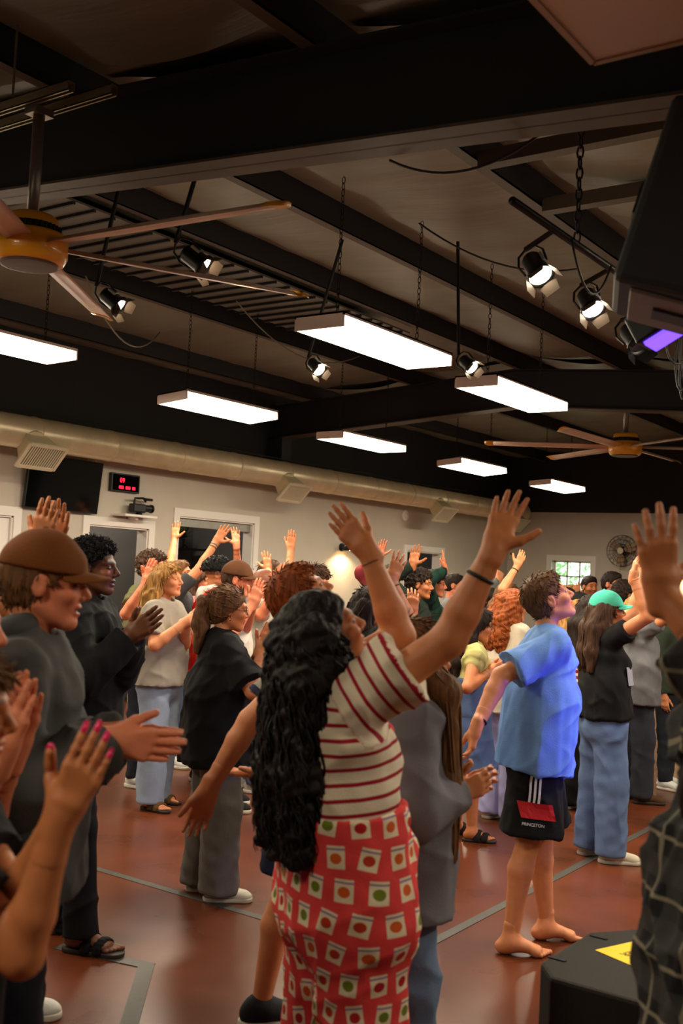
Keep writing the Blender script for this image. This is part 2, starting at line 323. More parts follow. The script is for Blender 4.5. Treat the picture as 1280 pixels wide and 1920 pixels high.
# ================================================================ ceiling fans
M_yel = mat('fan_yellow', (.95, .66, .12), .35, coat=.3); M_blade = mat('fan_blade', (.86, .74, .66), .45, noise=.06, scale=5); M_fanblk = mat('fan_black', (.07, .07, .07), .5)
M_alu = mat('fan_rod', (.55, .52, .50), .35, .7)
def ceiling_fan(c, top, rot, lab, unistrut=False, sc=1.0):
    t = empty('ceiling_fan', c, lab, 'ceiling fan', 'big yellow ceiling fans'); top = c[2]+(top-c[2])/sc; t.scale = (sc, sc, sc)
    MB().tube([(0, 0, .08), (0, 0, top-c[2])], .027, 14).build('downrod', M_alu, t, True)
    MB().lathe((0, 0, 0), [(.02, .15), (.10, .15), (.118, .135), (.118, .055), (.0, .055)], 32).build('motor_cover', M_yel, t, True)
    g = MB().lathe((0, 0, 0), [(.12, .105), (.12, .06)], 32)
    for k in range(36): a = k*math.pi/18; g.bar((.118*math.cos(a), .118*math.sin(a), .08), (.132*math.cos(a), .132*math.sin(a), .08), .006, .045)
    g.build('cooling_fins', M_fanblk, t)
    MB().lathe((0, 0, 0), [(.02, .065), (.155, .065), (.165, .05), (.165, -.03), (.15, -.06), (.135, -.068), (.0, -.068)], 40).build('hub', M_yel, t, True)
    MB().lathe((0, 0, 0), [(.128, -.069), (.128, -.076), (.118, -.078), (0, -.074)], 36).build('hub_cap', mat('fan_cap_grey', (.36, .30, .27), .5), t, True)
    for k in range(6):
        a = rot+k*math.pi/3; e = Matrix.Rotation(a, 3, 'Z'); prof = [(-.065, -.012), (-.03, .012), (.02, .015), (.065, -.006), (.03, -.002), (-.03, -.004)]; V = []
        for r_, s in ((.13, .85), (.5, 1), (1.0, .95), (1.31, .9)):
            for y_, z_ in prof: V.append(tuple(e @ Vector((r_, y_*s, z_*s+.02+y_*.18))))
        n = 6; Fc = [(i*n+j, i*n+(j+1) % n, (i+1)*n+(j+1) % n, (i+1)*n+j) for i in range(3) for j in range(n)]+[tuple(range(5, -1, -1)), tuple(18+j for j in range(6))]
        b = MB().add(V, Fc).build('blade', M_blade, t, True)
        V = []
        for r_, s in ((1.305, .96), (1.36, .9), (1.39, .45)):
            for y_, z_ in prof: V.append(tuple(e @ Vector((r_, y_*s, z_*s*1.15+.02+y_*.18))))
        MB().add(V, [(i*n+j, i*n+(j+1) % n, (i+1)*n+(j+1) % n, (i+1)*n+j) for i in range(2) for j in range(n)]+[tuple(range(5, -1, -1)), tuple(12+j for j in range(6))]).build('blade_tip', M_yel, b, True)
    if unistrut:
        h = top-c[2]
        for y_, x0, x1 in ((-.06, -.75, .28), (.06, -.75, .42)):
            MB().box((x0, y_-.02, h), (x1, y_-.016, h+.045)).box((x0, y_+.016, h), (x1, y_+.02, h+.045)).box((x0, y_-.02, h+.041), (x1, y_+.02, h+.045)).box((x0, y_-.02, h), (x1, y_-.009, h+.004)).box((x0, y_+.009, h), (x1, y_+.02, h+.004)).build('strut_channel', mat('zinc_channel', (.62, .58, .48), .4, .8), t)
        MB().box((-.04, -.05, h-.03), (.04, .05, h+.002)).build('bracket', M_alu, t)
        for x in (-.7, -.2): MB().tube([(x, 0, h+.04), (x, 0, roof_z(c[0])+.6-c[2])], .006, 6).build('hanger_rod', M_alu, t)
    return t
ceiling_fan((-3.95, 3.06, 3.02), 3.66, math.radians(4), 'near ceiling fan with yellow hub and long tan blades at upper left', True)
ceiling_fan((-4.55, 12.0, 3.22), roof_z(-4.55)+.6, math.radians(27), 'small far ceiling fan with yellow hub at the right', False, 1.16)
# ================================================================ stage lights
M_can = mat('black_can', (.05, .05, .055), .4); M_lampface = mat('lamp_face', (1, 1, 1), .3, emit=(1, .93, .8), estr=14)
M_tin = mat('barn_door_inner', (.34, .28, .23), .5)
def par_light(p, aim, lab, s=1.0, lit=True, top=None, power=18):
    t = empty('stage_light', p, lab, 'stage light', 'black stage lights')
    d = Vector(aim).normalized(); q = Vector((0, 0, 1)).rotation_difference(-d).to_matrix()
    def put(mb): mb.v = [tuple(q @ Vector((x*s, y*s, z*s))) for x, y, z in mb.v]; return mb
    put(MB().lathe((0, 0, 0), [(.0, .17), (.05, .165), (.065, .14), (.068, .02), (.085, .0), (.085, -.02), (.078, -.02), (.072, .0), (.0, .03)], 24)).build('can', M_can, t, True)
    put(MB().lathe((0, 0, 0), [(.07, -.004), (.0, -.012)], 20)).build('lens', M_lampface if lit else mat('dark_lens', (.2, .2, .22), .1), t)
    for k in range(4):
        a = k*math.pi/2; e = Matrix.Rotation(a, 3, 'Z')
        v = [tuple(e @ Vector(x)) for x in ((.075, -.06, -.02), (.075, .06, -.02), (.105, .045, -.085), (.105, -.045, -.085), (.078, -.06, -.02), (.078, .06, -.02), (.108, .045, -.085), (.108, -.045, -.085))]
        put(MB().add(v, [(0,1,2,3),(7,6,5,4),(0,4,5,1),(1,5,6,2),(2,6,7,3),(3,7,4,0)])).build('barn_door', M_tin if lit else M_can, t)
    put(MB().tube([(.078, 0, .07), (.09, 0, .16), (.06, 0, .23), (0, 0, .25), (-.06, 0, .23), (-.09, 0, .16), (-.078, 0, .07)], .008, 6)).build('yoke', M_can, t)
    if top is not None:
        yk = q @ Vector((0, 0, .25*s)); MB().tube([tuple(yk), tuple(np.array(top)-np.array(p))], .012, 8).build('hook_clamp', M_can, t)
    put(MB().box((.06, -.03, .06), (.075, .03, .13))).build('label_plate', mat('plate_white', (.75, .75, .72), .6), t)
    if lit:
        ld = bpy.data.lights.new('stage_lamp', 'SPOT'); ld.energy = power; ld.spot_size = 1.0; ld.spot_blend = .6; ld.color = (1, .78, .5); ld.shadow_soft_size = .06
        lo = bpy.data.objects.new('lamp', ld); COL.objects.link(lo); lo.parent = t; lo.location = tuple(d*.1*s); lo.rotation_euler = d.to_track_quat('-Z', 'Y').to_euler()
    return t
toR = (.86, .1, -.5)
def purl(x): return roof_z(x)+.44
par_light((-1.95, 4.10, 2.93), (.55, -.3, -.75), 'lit stage light nearest the free end of the pipe', .70, top=(-1.9, 4.12, 3.12), power=60)
par_light((-1.97, 4.72, 2.93), (.5, -.35, -.75), 'lit stage light in the middle of the pipe, doors spread', .70, top=(-1.9, 4.75, 3.12), power=60)
par_light((-2.03, 5.50, 2.93), (.6, -.3, -.7), 'unlit grey stage light hanging beside the cable bundle', .82, False, top=(-1.9, 5.5, 3.12))
par_light((-3.75, 3.97, 3.16), (.7, .4, -.6), 'stage light behind the long fan blade with red wires', .75, top=(-3.75, 3.97, roof_z(-3.75)+.4))
par_light((-4.55, 4.15, 3.08), (.7, .35, -.6), 'small stage light by the short left fan blade tip', .7, top=(-4.55, 4.15, purl(-4.55)))
par_light((-4.55, 6.05, 3.06), (.75, -.2, -.6), 'small round stage light in the ceiling below the big fluorescent light', .65, top=(-4.4, 6.05, purl(-4.3)))
par_light((-3.55, 6.45, 3.08), (.75, -.2, -.6), 'small stage light left of the right-hand fluorescent light', .65, top=(-3.7, 6.45, purl(-4.3)))
pp = empty('lighting_pipe', (-1.9, 5.2, 3.12), 'black lighting pipe on chains carrying three stage lights', 'pipe')
off(pp, MB().tube([(-1.9, 3.72, 3.12), (-1.9, 6.9, 3.12)], .017, 12)).build('pipe', M_can, pp, True)
for y in (4.35, 6.2): off(pp, chain_mb((-1.9, y, 3.13), (-1.9, y, purl(-1.9)-.0), .06, .005)).build('chain', M_chain, pp)
thingtube('power_cable', sag((-1.86, 4.2, 3.10), (-1.86, 4.65, 3.10), .18), .006, M_cable, 'black cable drooping between the two lit stage lights', 'cable')
thingtube('power_cable', sag((-1.86, 4.85, 3.10), (-1.86, 5.3, 3.10), .2), .006, M_cable, 'black cable drooping between the middle and the unlit stage light', 'cable')
cbn = empty('cable_bundle', (-1.9, 5.85, 3.1), 'bundle of looped black cables hanging from the pipe beside the unlit stage light', 'cable')
for k in range(6):
    pts = [(.03*math.sin(k*1.3)+.05*math.sin(a)*math.cos(k), -.12+.05*k+.05*math.sin(a)*math.sin(k*2+1), -.12-.02*k+(.13+.02*k)*math.cos(a)) for a in np.linspace(0, 2*math.pi, 16)]
    MB().tube(pts, .006, 6, False).build('cable_loop', M_cable, cbn, True)
# hung loudspeaker
sp = empty('loudspeaker', at(1316, 420, 2.9), 'large black loudspeaker hung on chains at the upper right', 'speaker')
M_spk = mat('speaker_black', (.06, .06, .065), .6, bump=.2, bscale=300); M_spg = mat('speaker_edge', (.42, .37, .33), .55)
R_ = Matrix.Rotation(math.radians(22), 3, 'Z') @ Matrix.Rotation(math.radians(16), 3, 'Y') @ Matrix.Scale(.84, 3)
def rp(mb): mb.v = [tuple(R_ @ Vector(p)) for p in mb.v]; return mb
rp(MB().prism([(-.2, -.22), (.24, -.28), (.24, .28), (-.2, .22)], -.30, .30)).build('cabinet', M_spk, sp, bevel=.02)
rp(MB().box((-.14, -.18, -.312), (.2, .2, -.298))).build('bottom_plate', M_spg, sp, bevel=.004)
rp(MB().box((-.06, -.06, -.322), (.10, .05, -.311))).build('connector_panel', M_spk, sp)
rp(MB().box((.238, -.25, -.28), (.25, .25, .28))).build('grille', M_can, sp)
rp(MB().box((-.215, -.1, -.05), (-.198, .1, .05))).build('handle', M_can, sp)
for y in (-.15, .15):
    a = R_ @ Vector((0, y, .3)); MB_ = chain_mb(tuple(a), (a.x, a.y, roof_z(-1.3)+.45-sp.location.z), .06, .005); MB_.build('chain', M_chain, sp)
t = empty('led_wash_light', at(1262, 585, 3.3), 'purple glowing stage wash light below the hung loudspeaker', 'stage light')
MB().box((-.13, -.06, -.05), (.13, .06, .05)).build('housing', M_can, t, bevel=.01, M=Matrix.Translation(t.location) @ Matrix.Rotation(-.5, 4, 'Y'))
MB().box((-.11, -.05, -.062), (.11, .05, -.05)).build('lens', mat('purple_led', (.3, .2, .9), .3, emit=(.35, .22, 1), estr=2.2), t, M=Matrix.Translation(t.location) @ Matrix.Rotation(-.5, 4, 'Y'))
def spot(p, aim, e, size, col, soft=.1):
    ld = bpy.data.lights.new('stage_wash', 'SPOT'); ld.energy = e; ld.spot_size = size; ld.spot_blend = .7; ld.color = col; ld.shadow_soft_size = soft
    lo = bpy.data.objects.new('stage_wash_lamp', ld); COL.objects.link(lo); lo.location = tuple(p); lo.rotation_euler = (Vector(aim)-Vector(p)).to_track_quat('-Z', 'Y').to_euler(); return lo
def blue_par(p, aim, e, size, col, lab, top):
    d = nrm_(np.array(aim)-np.array(p)); t = par_light(p, tuple(d), lab, .9, False, top=top)
    for o in t.children:
        if o.name.startswith('lens'): o.data.materials[0] = mat('blue_lens', (.1, .1, .8), .3, emit=(.15, .12, 1), estr=4)
    spot(np.array(p)+d*.12, aim, e, size, col)
def nrm_(v): return v/np.linalg.norm(v)
blue_par((.5, 5.7, .55), (-2.05, 4.75, 1.12), 170, .42, (.12, .10, 1.0), 'blue stage light on a low stand out of view at the right', (.5, 5.7, 0))
blue_par((.6, 4.9, 2.9), (-3.2, 4.9, 1.3), 60, 1.0, (.22, .14, 1.0), 'blue stage light hung out of view over the stage front', (.6, 4.9, roof_z(.6)+.44))
# loose cables below the roof
for a, b_, s, lab in (((-3.62, 5.8, 3.9), (-2.9, 6.7, 3.75), .12, 'black cable looping from the big fluorescent light to the next'),
                      ((-4.9, 4.2, 3.3), (-6.6, 6.5, 3.6), .25, 'thin pale cable sagging across the dark ceiling at left'),
                      ((-2.5, 3.75, 3.4), (-1.8, 3.75, 3.38), .1, 'short black cable looped under the near beam'),
                      ((-6.2, 7.0, 3.95), (-6.4, 9.2, 3.9), .25, 'pale cable hanging between two purlins')):
    thingtube('ceiling_cable', sag(a, b_, s), .006, M_cable if 'black' in lab else mat('pale_cable', (.5, .47, .42), .6), lab, 'cable')
# ================================================================ duct on the left wall
M_duct = mat('galvanised_duct', (.86, .80, .66), .32, .25, noise=.10, scale=5, bump=.08, bscale=12)
DX, DZ, DR = XW+.35, 2.88, .165
dt = empty('air_duct', (DX, 10, DZ), 'round galvanised steel air duct running along the left wall', 'duct')
for k in range(13):
    y0, y1 = 5.0+k*1.02-10, 6.02+k*1.02-10
    MB().lathe((0, y0, 0), [(DR, 0), (DR, .99), (DR+.006, .99), (DR+.006, 1.02), (0, 1.02)] if k == 12 else [(DR, 0), (DR, .985), (DR+.006, .987), (DR+.006, 1.018), (DR, 1.02)], 36, (0, 1, 0)).build('duct_section', M_duct, dt, True)
for k in range(7): MB().tube([(0, -4.2+k*1.75, DR), (0, -4.2+k*1.75, roof_z(DX)+.44-DZ)], .003, 5).build('hanger_wire', M_cable, dt)
M_vent = mat('vent_cream', (.80, .75, .64), .5)
for y, lab in ((6.95, 'vent boot at the left edge'), (11.03, 'vent boot above the wide opening'), (14.95, 'vent boot beside the white wall disc'), (17.6, 'last vent boot near the corner')):
    d = Vector((.72, 0, -.69)).normalized(); q = Vector((0, 0, 1)).rotation_difference(d).to_matrix()
    def put(mb): mb.v = [tuple((q @ Vector(p))+Vector((0, y-10, 0))) for p in mb.v]; return mb
    v = put(MB().add([(-.09,-.12,.12),(.09,-.12,.12),(.09,.12,.12),(-.09,.12,.12),(-.12,-.2,.36),(.12,-.2,.36),(.12,.2,.36),(-.12,.2,.36)], [(0,3,2,1),(4,5,6,7),(0,1,5,4),(1,2,6,5),(2,3,7,6),(3,0,4,7)])).build('vent_boot', M_duct, dt)
    v['label'] = lab
    put(MB().lathe((0, 0, 0), [(.125, .11), (.135, .13), (.125, .15)], 20)).build('collar', M_duct, v, True)
    f = MB()
    for a, b_ in (((-.15, -.23), (.15, -.23)), ((-.15, .23), (.15, .23)), ((-.14, -.22), (-.14, .22)), ((.14, -.22), (.14, .22))): f.bar((*a, .37), (*b_, .37), .035, .02)
    put(f).build('grille_frame', M_vent, v)
    put(MB().box((-.13, -.21, .355), (.13, .21, .362))).build('grille_back', M_fanblk, v)
    for k in range(15): y_ = -.2+k*.0285; put(MB().bar((-.13, y_, .369), (.13, y_, .369), .014, .008)).build('grille_slat', M_vent, v)
thingtube('duct_cable', [(DX+.05, 5.2+i*.9, DZ+DR+.035+.015*math.sin(i*1.7)) for i in range(13)], .007, M_cable, 'dark cable lying along the top of the duct', 'cable')
# ================================================================ things on the walls
t = empty('television', (XW, 7.7, 2.42), 'large black flat television on the left wall under the duct', 'television')
Rt = Matrix.Translation(t.location) @ Matrix.Rotation(math.radians(6), 4, 'Y')
MB().box((.06, -.50, -.27), (.10, .50, .30)).build('bezel', M_can, t, bevel=.006, M=Rt)
MB().box((.10, -.488, -.255), (.102, .488, .288)).build('screen', mat('tv_screen', (.03, .035, .045), .06, spec=.8), t, M=Rt)
MB().box((0, -.1, -.1), (.065, .1, .1)).build('mount', M_can, t)
t = empty('digital_clock', (XW, 8.62, 2.53), 'black digital wall clock with red digits above the camera shelf', 'clock')
MB().box((0, -.22, -.105), (.05, .22, .105)).build('case', M_can, t, bevel=.008)
M_red = mat('red_led', (1, .1, .2), .5, emit=(1, .08, .2), estr=2.6)
MB().box((.05, -.2, -.09), (.0515, .2, .09)).build('glass_front', mat('clock_glass', (.03, .02, .02), .05, spec=.8), t)
def text(s, size, M, m, parent, name='lettering', ext=.0008):
    c = bpy.data.curves.new(name, 'FONT'); c.body = s; c.size = size; c.extrude = ext; c.align_x = 'CENTER'; c.align_y = 'CENTER'; o = bpy.data.objects.new(name, c)
    dg = bpy.context.evaluated_depsgraph_get(); COL.objects.link(o); bpy.context.view_layer.update()
    me = bpy.data.meshes.new_from_object(o.evaluated_get(bpy.context.evaluated_depsgraph_get())); bpy.data.objects.remove(o)
    o = bpy.data.objects.new(name, me); COL.objects.link(o); me.materials.clear(); me.materials.append(m)
    if parent: o.parent = parent
    o.matrix_world = M; return o
def face_x(loc): return Matrix.Translation(loc) @ Matrix(((0, 0, 1, 0), (1, 0, 0, 0), (0, 1, 0, 0), (0, 0, 0, 1)))   # text facing +X, reading along +Y
text('09', .075, face_x((XW+.053, 8.56, 2.555)), M_red, t, 'digits')
text('888  888  88', .05, face_x((XW+.053, 8.64, 2.475)), M_red, t, 'date_digits')
t = empty('camera_shelf', (XW, 8.73, 2.15), 'small white wall shelf under the digital clock', 'shelf')
MB().box((0, -.25, 0), (.22, .25, .025)).build('board', M_trimw, t)
MB().box((0, -.02, -.12), (.015, .02, 0)).box((0, -.02, -.03), (.15, .02, -.0)).build('bracket', M_trimw, t)
t = empty('video_camera', (XW+.12, 8.78, 2.175), 'black video camera with top handle on the wall shelf', 'camera')
MB().box((-.05, -.12, .03), (.05, .07, .13)).build('body', M_can, t, bevel=.015)
MB().tube([(0, .06, .085), (0, .18, .085)], .042, 16).build('lens', M_can, t)
MB().tube([(0, .18, .085), (0, .2, .085)], .05, 16).build('lens_hood', M_can, t)
MB().tube([(0, -.08, .13), (0, -.07, .19), (0, .06, .2), (0, .1, .16)], .014, 8).build('top_handle', M_can, t)
MB().tube([(0, .08, .19), (0, .2, .19)], .016, 8).build('microphone', M_can, t)
MB().lathe((0, 0, 0), [(.05, 0), (.03, .03), (0, .03)], 12).build('tripod_head', M_can, t)
for y, z, lab in ((8.13, 2.69, 'white disc on the wall just under the duct above the clock'), (14.71, 2.59, 'white disc on the wall beside the third vent')):
    t = empty('wall_disc', (XW, y, z), lab, 'alarm', 'white wall discs')
    MB().lathe((0, 0, 0), [(.09, 0), (.088, .02), (.07, .03), (0, .032)], 24, (1, 0, 0)).build('housing', M_trimw, t, True)
    MB().torus((.031, 0, 0), .045, .004, (1, 0, 0)).build('ring', M_vent, t)
t = empty('alarm_box', (XW, 7.62, 2.1), 'small red and white box on the wall behind the raised hands', 'alarm')
MB().box((0, -.06, -.09), (.02, .06, .09)).build('plate', mat('sign_white', (.85, .8, .75), .5), t); MB().box((.02, -.06, .06), (.022, .06, .09)).box((.02, -.06, -.09), (.022, -.035, .06)).build('red_edge', mat('alarm_red', (.55, .08, .08), .5), t)
t = empty('thermostat', (-9.12, YB, 2.11), 'small cream box on the back wall near the corner', 'thermostat')
MB().box((-.05, -.025, -.09), (.05, 0, .09)).build('case', M_vent, t, bevel=.006); MB().box((-.025, -.028, -.0), (.025, -.024, .04)).build('display', mat('amber', (.6, .3, .15), .4), t)
def sconce(p, nrm, lab):
    t = empty('wall_lamp', p, lab, 'wall lamp', 'warm wall lamps'); n = Vector(nrm)
    MB().lathe((0, 0, 0), [(.06, 0), (.06, .02), (.0, .025)], 16, nrm).build('backplate', M_can, t)
    a = n*.16; MB().tube([(0, 0, 0), tuple(n*.08+Vector((0, 0, .05))), tuple(a+Vector((0, 0, .06)))], .01, 8).build('arm', M_can, t)
    MB().lathe(tuple(a), [(.012, .07), (.03, .06), (.09, .0), (.12, -.045), (.115, -.045), (.085, .0), (.03, .05), (0, .055)], 24).build('shade', M_can, t, True)
    MB().lathe(tuple(a+Vector((0, 0, -.03))), [(0, .06), (.025, .05), (.033, .02), (.025, -.01), (0, -.015)], 14).build('bulb', mat('bulb', (1, .9, .7), .4, emit=(1, .8, .5), estr=30), t, True)
    ld = bpy.data.lights.new('bulb_lamp', 'SPOT'); ld.energy = 26; ld.color = (1, .72, .4); ld.spot_size = 2.6; ld.spot_blend = .5; ld.shadow_soft_size = .03
    lo = bpy.data.objects.new('lamp', ld); COL.objects.link(lo); lo.parent = t; lo.location = tuple(a+Vector((0, 0, -.05)))
sconce((XW, 13.0, 2.0), (1, 0, 0), 'black dome wall lamp glowing on the left wall behind the raised arm')
sconce((-5.95, YB, 1.95), (0, -1, 0), 'wall lamp glowing on the back wall at the right edge')
# wall fan
t = empty('wall_fan', (-6.91, YB-.22, 2.24), 'black caged wall fan on the back wall right of the window', 'fan')
g = MB()
for rr_, yy_ in ((.27, 0), (.275, .05), (.2, -.035), (.12, -.05), (.2, .09), (.12, .1)): g.torus((0, yy_, 0), rr_, .004, (0, 1, 0), 40, 5)
for k in range(20):
    a = k*math.pi/10; c, s_ = math.cos(a), math.sin(a)
    g.tube([(.06*c, -.055, .06*s_), (.2*c, -.035, .2*s_), (.272*c, .02, .272*s_), (.2*c, .09, .2*s_), (.06*c, .1, .06*s_)], .0025, 4)
g.build('cage', M_can, t)
for k in range(3):
    a = k*2.094+.4; e = Matrix.Rotation(-a, 3, 'Y'); v = [tuple(e @ Vector(p)) for p in ((.05, .03, -.03), (.14, .045, -.085), (.24, .05, -.06), (.245, .02, .06), (.14, 0, .08), (.05, .015, .03))]
    v += [(x, y+.004, z) for x, y, z in v]
    MB().add(v, [(5,4,3,2,1,0), (6,7,8,9,10,11)]+[(i, (i+1) % 6, 6+(i+1) % 6, 6+i) for i in range(6)]).build('blade', mat('fan_blade_tan', (.62, .52, .42), .5), t)
MB().lathe((0, -.06, 0), [(0, -.005), (.055, 0), (.055, .01)], 20, (0, 1, 0)).build('badge', M_vent, t)
MB().lathe((0, .06, 0), [(.05, 0), (.08, .04), (.08, .12), (.0, .13)], 20, (0, 1, 0)).build('motor', M_can, t, True)
MB().box((-.05, .15, -.05), (.05, .22, .05)).build('wall_bracket', M_can, t)
MB().tube([(-.04, .1, -.05), (-.05, .1, -.38)], .003, 5).build('pull_cord', M_can, t)
# things inside the dark rooms
t = empty('wall_shelf', (XW-2.5, 11.9, 1.85), 'dark shelf with brackets inside the wide opening', 'shelf')
MB().box((0, -.4, 0), (.5, .4, .03)).build('board', M_can, t)
for y in (-.3, .3): MB().tube([(.01, y, 0), (.01, y, .16), (.2, y, .03)], .01, 6).build('bracket', M_can, t)
t = empty('potted_plant', (XW-2.15, 11.85, 1.8805), 'potted plant on the dark shelf inside the wide opening', 'plant')
MB().lathe((0, 0, 0), [(.06, 0), (.08, .14), (.07, .14), (0, .12)], 16).build('pot', M_can, t)
mb = MB(); R2 = random.Random(3)
for k in range(50):
    a, e_ = R2.uniform(0, 6.28), R2.uniform(.2, 1.3); d = np.array([math.cos(a)*math.cos(e_), math.sin(a)*math.cos(e_), math.sin(e_)]); l = R2.uniform(.12, .3); s = np.cross(d, (0, 0, 1)); s /= np.linalg.norm(s); p = np.array([0, 0, .13])
    mb.add([p, p+d*l*.6+s*.02, p+d*l, p+d*l*.6-s*.02], [(0, 1, 2, 3)])
mb.build('foliage', mat('plant_green', (.2, .26, .15), .6), t)['kind'] = 'stuff'
t = empty('cabinet', (XW-2.2, 9.0, 0), 'pale cabinet standing inside the dark doorway', 'cabinet')
MB().box((-.28, -.75, 0), (.28, .22, 1.55)).build('body', mat('cabinet_grey', (.62, .60, .57), .5), t, bevel=.005); MB().box((.28, -.7, .1), (.295, .17, 1.45)).build('door', mat('cabinet_grey'), t, bevel=.004)
# ================================================================ floor speaker
M_carp = mat('speaker_carpet', (.13, .125, .115), .95, noise=.2, scale=120, bump=.5, bscale=500)
sw = empty('floor_speaker', (-1.06, 3.53, 0), 'dark grey carpeted floor speaker with a yellow paper on top', 'speaker')
po = [(-.40, -.26), (-.40, .14), (-.24, .36), (.36, .36), (.44, .24), (.44, -.26), (.36, -.36), (-.32, -.36)]
MB().prism(po, .02, .44).build('cabinet', M_carp, sw, bevel=.012)
for x, y in ((-.3, -.25), (-.2, .25), (.3, .25), (.3, -.25)): MB().lathe((x, y, 0), [(.03, 0), (.025, .022)], 10).build('foot', M_can, sw)
for x, y in ((-.37, -.2), (-.2, .3), (.1, .32), (-.35, .1), (.38, .0)): MB().box((x-.03, y-.006, .44), (x+.03, y+.006, .444)).build('tape_mark', M_can, sw)
pa = tag(MB().prism([(-1.37, 3.50), (-1.28, 3.74), (-.84, 3.57), (-.93, 3.33)], .4405, .442).build('paper_sign', mat('yellow_paper', (.86, .72, .03), .7)), 'yellow paper sign with black capitals lying on the floor speaker', 'sign')
bd = Vector((.44, -.17, 0)).normalized(); rd = Vector((-.35, -.93, 0)).normalized()
for k, s in enumerate(('DO NOT', 'PLACE', 'ANYTHING', 'ON', 'SPEAKER')):
    c = Vector((-1.105, 3.535, .4424)) - bd*(.16-k*.0 ) + bd*.32*(4-k)/4
    X_ = rd; Y_ = bd; M = Matrix(((X_.x, Y_.x, 0, c.x), (X_.y, Y_.y, 0, c.y), (0, 0, 1, c.z), (0, 0, 0, 1)))
    text(s, .042, M, M_can, pa, 'lettering', .0003)

for y in (8.6, 10.6, 15.3):  # fill lamps added to lift the black side room interiors
    t = empty('room_fill', (XW-1.3, y, 2.86), 'added dim fill lamp inside the side room at %.0f metres' % y if 0 else {8.6: 'added dim fill lamp inside the room behind the narrow doorway', 10.6: 'added dim fill lamp inside the room behind the wide opening', 15.3: 'added dim fill lamp inside the room behind the far doorway'}[y], 'lamp', 'added side room fill lamps')
    MB().lathe((0, 0, 0), [(.15, .04), (.15, .0), (.12, -.04), (0, -.05)], 20).build('dome', mat('dome', (1, .95, .85), .4, emit=(1, .9, .75), estr=1.2), t, True)
    ld = bpy.data.lights.new('room_fill_lamp', 'POINT'); ld.energy = 30 if y < 14 else 10; ld.color = (1, .9, .75); ld.shadow_soft_size = .1; lo = bpy.data.objects.new('lamp', ld); COL.objects.link(lo); lo.parent = t; lo.location = (0, 0, -.12)
# ================================================================ people: smooth implicit bodies turned into meshes
UZ = np.array([0, 0, 1.0])
def nrm(v): v = np.asarray(v, float); return v/(np.linalg.norm(v)+1e-12)
class Cone:                                        # tapered capsule, optionally flat at its end and oval (side axis L, depth/width q)
    def __init__(s, a, b, ra, rb, flat=False, L=None, q=1.0, flat_a=False):
        s.a, s.b = np.array(a, float), np.array(b, float); s.ra, s.rb, s.flat, s.L, s.q, s.flat_a = ra, rb, flat, L, q, flat_a
        r = max(ra, rb)/min(q, 1); s.lo = np.minimum(s.a, s.b)-r; s.hi = np.maximum(s.a, s.b)+r
    def d(s, X, Y, Z):
        ab = s.b-s.a; l2 = ab@ab+1e-12; px, py, pz = X-s.a[0], Y-s.a[1], Z-s.a[2]
        t = (px*ab[0]+py*ab[1]+pz*ab[2])/l2; tc = np.clip(t, 0, 1)
        ox, oy, oz = px-tc*ab[0], py-tc*ab[1], pz-tc*ab[2]; o2 = ox*ox+oy*oy+oz*oz
        r = s.ra+(s.rb-s.ra)*tc
        if s.L is not None:
            ol = ox*s.L[0]+oy*s.L[1]+oz*s.L[2]; o2 = o2-ol*ol*(1-s.q*s.q)
        d = np.sqrt(np.maximum(o2, 0))-r
        if s.flat: d = np.maximum(d, (t-1)*math.sqrt(l2))
        if s.flat_a: d = np.maximum(d, -t*math.sqrt(l2))
        return d
class Ell:
    def __init__(s, c, R, rad):                    # R rows: axes
        s.c, s.R, s.rad = np.array(c, float), np.array(R, float), np.array(rad, float); m = s.rad.max(); s.lo, s.hi = s.c-m, s.c+m
    def d(s, X, Y, Z):
        px, py, pz = X-s.c[0], Y-s.c[1], Z-s.c[2]; v = 0; g = 0
        for k in range(3):
            w = px*s.R[k][0]+py*s.R[k][1]+pz*s.R[k][2]; v = v+(w/s.rad[k])**2; g = g+(w/s.rad[k]**2)**2
        k0 = np.sqrt(v); return k0*(k0-1)/(np.sqrt(g)+1e-9)
def smin(a, b, k):
    h = np.clip(.5+.5*(a-b)/k, 0, 1); return a+(b-a)*h-k*h*(1-h)
def field(ops, lo, hi, h, post=None):
    lo = np.array(lo)-2.5*h; n = np.ceil((np.array(hi)+2.5*h-lo)/h).astype(int)+1
    ax = [lo[i]+np.arange(n[i])*h for i in range(3)]
    D = np.full(n, .5, np.float32)
    for op, p, k in ops:
        m = k+2.5*h; i0 = np.maximum(0, np.floor((p.lo-m-lo)/h).astype(int)); i1 = np.minimum(n, np.ceil((p.hi+m-lo)/h).astype(int)+1)
        if (i1 <= i0).any(): continue
        sl = tuple(slice(a, b) for a, b in zip(i0, i1))
        d = p.d(ax[0][sl[0]][:, None, None], ax[1][sl[1]][None, :, None], ax[2][sl[2]][None, None, :]).astype(np.float32)
        if op == '+': D[sl] = smin(D[sl], d, k) if k > 0 else np.minimum(D[sl], d)
        else: D[sl] = -smin(-D[sl], d, k)
    if post is not None: D = post(D, ax)
    return D, lo
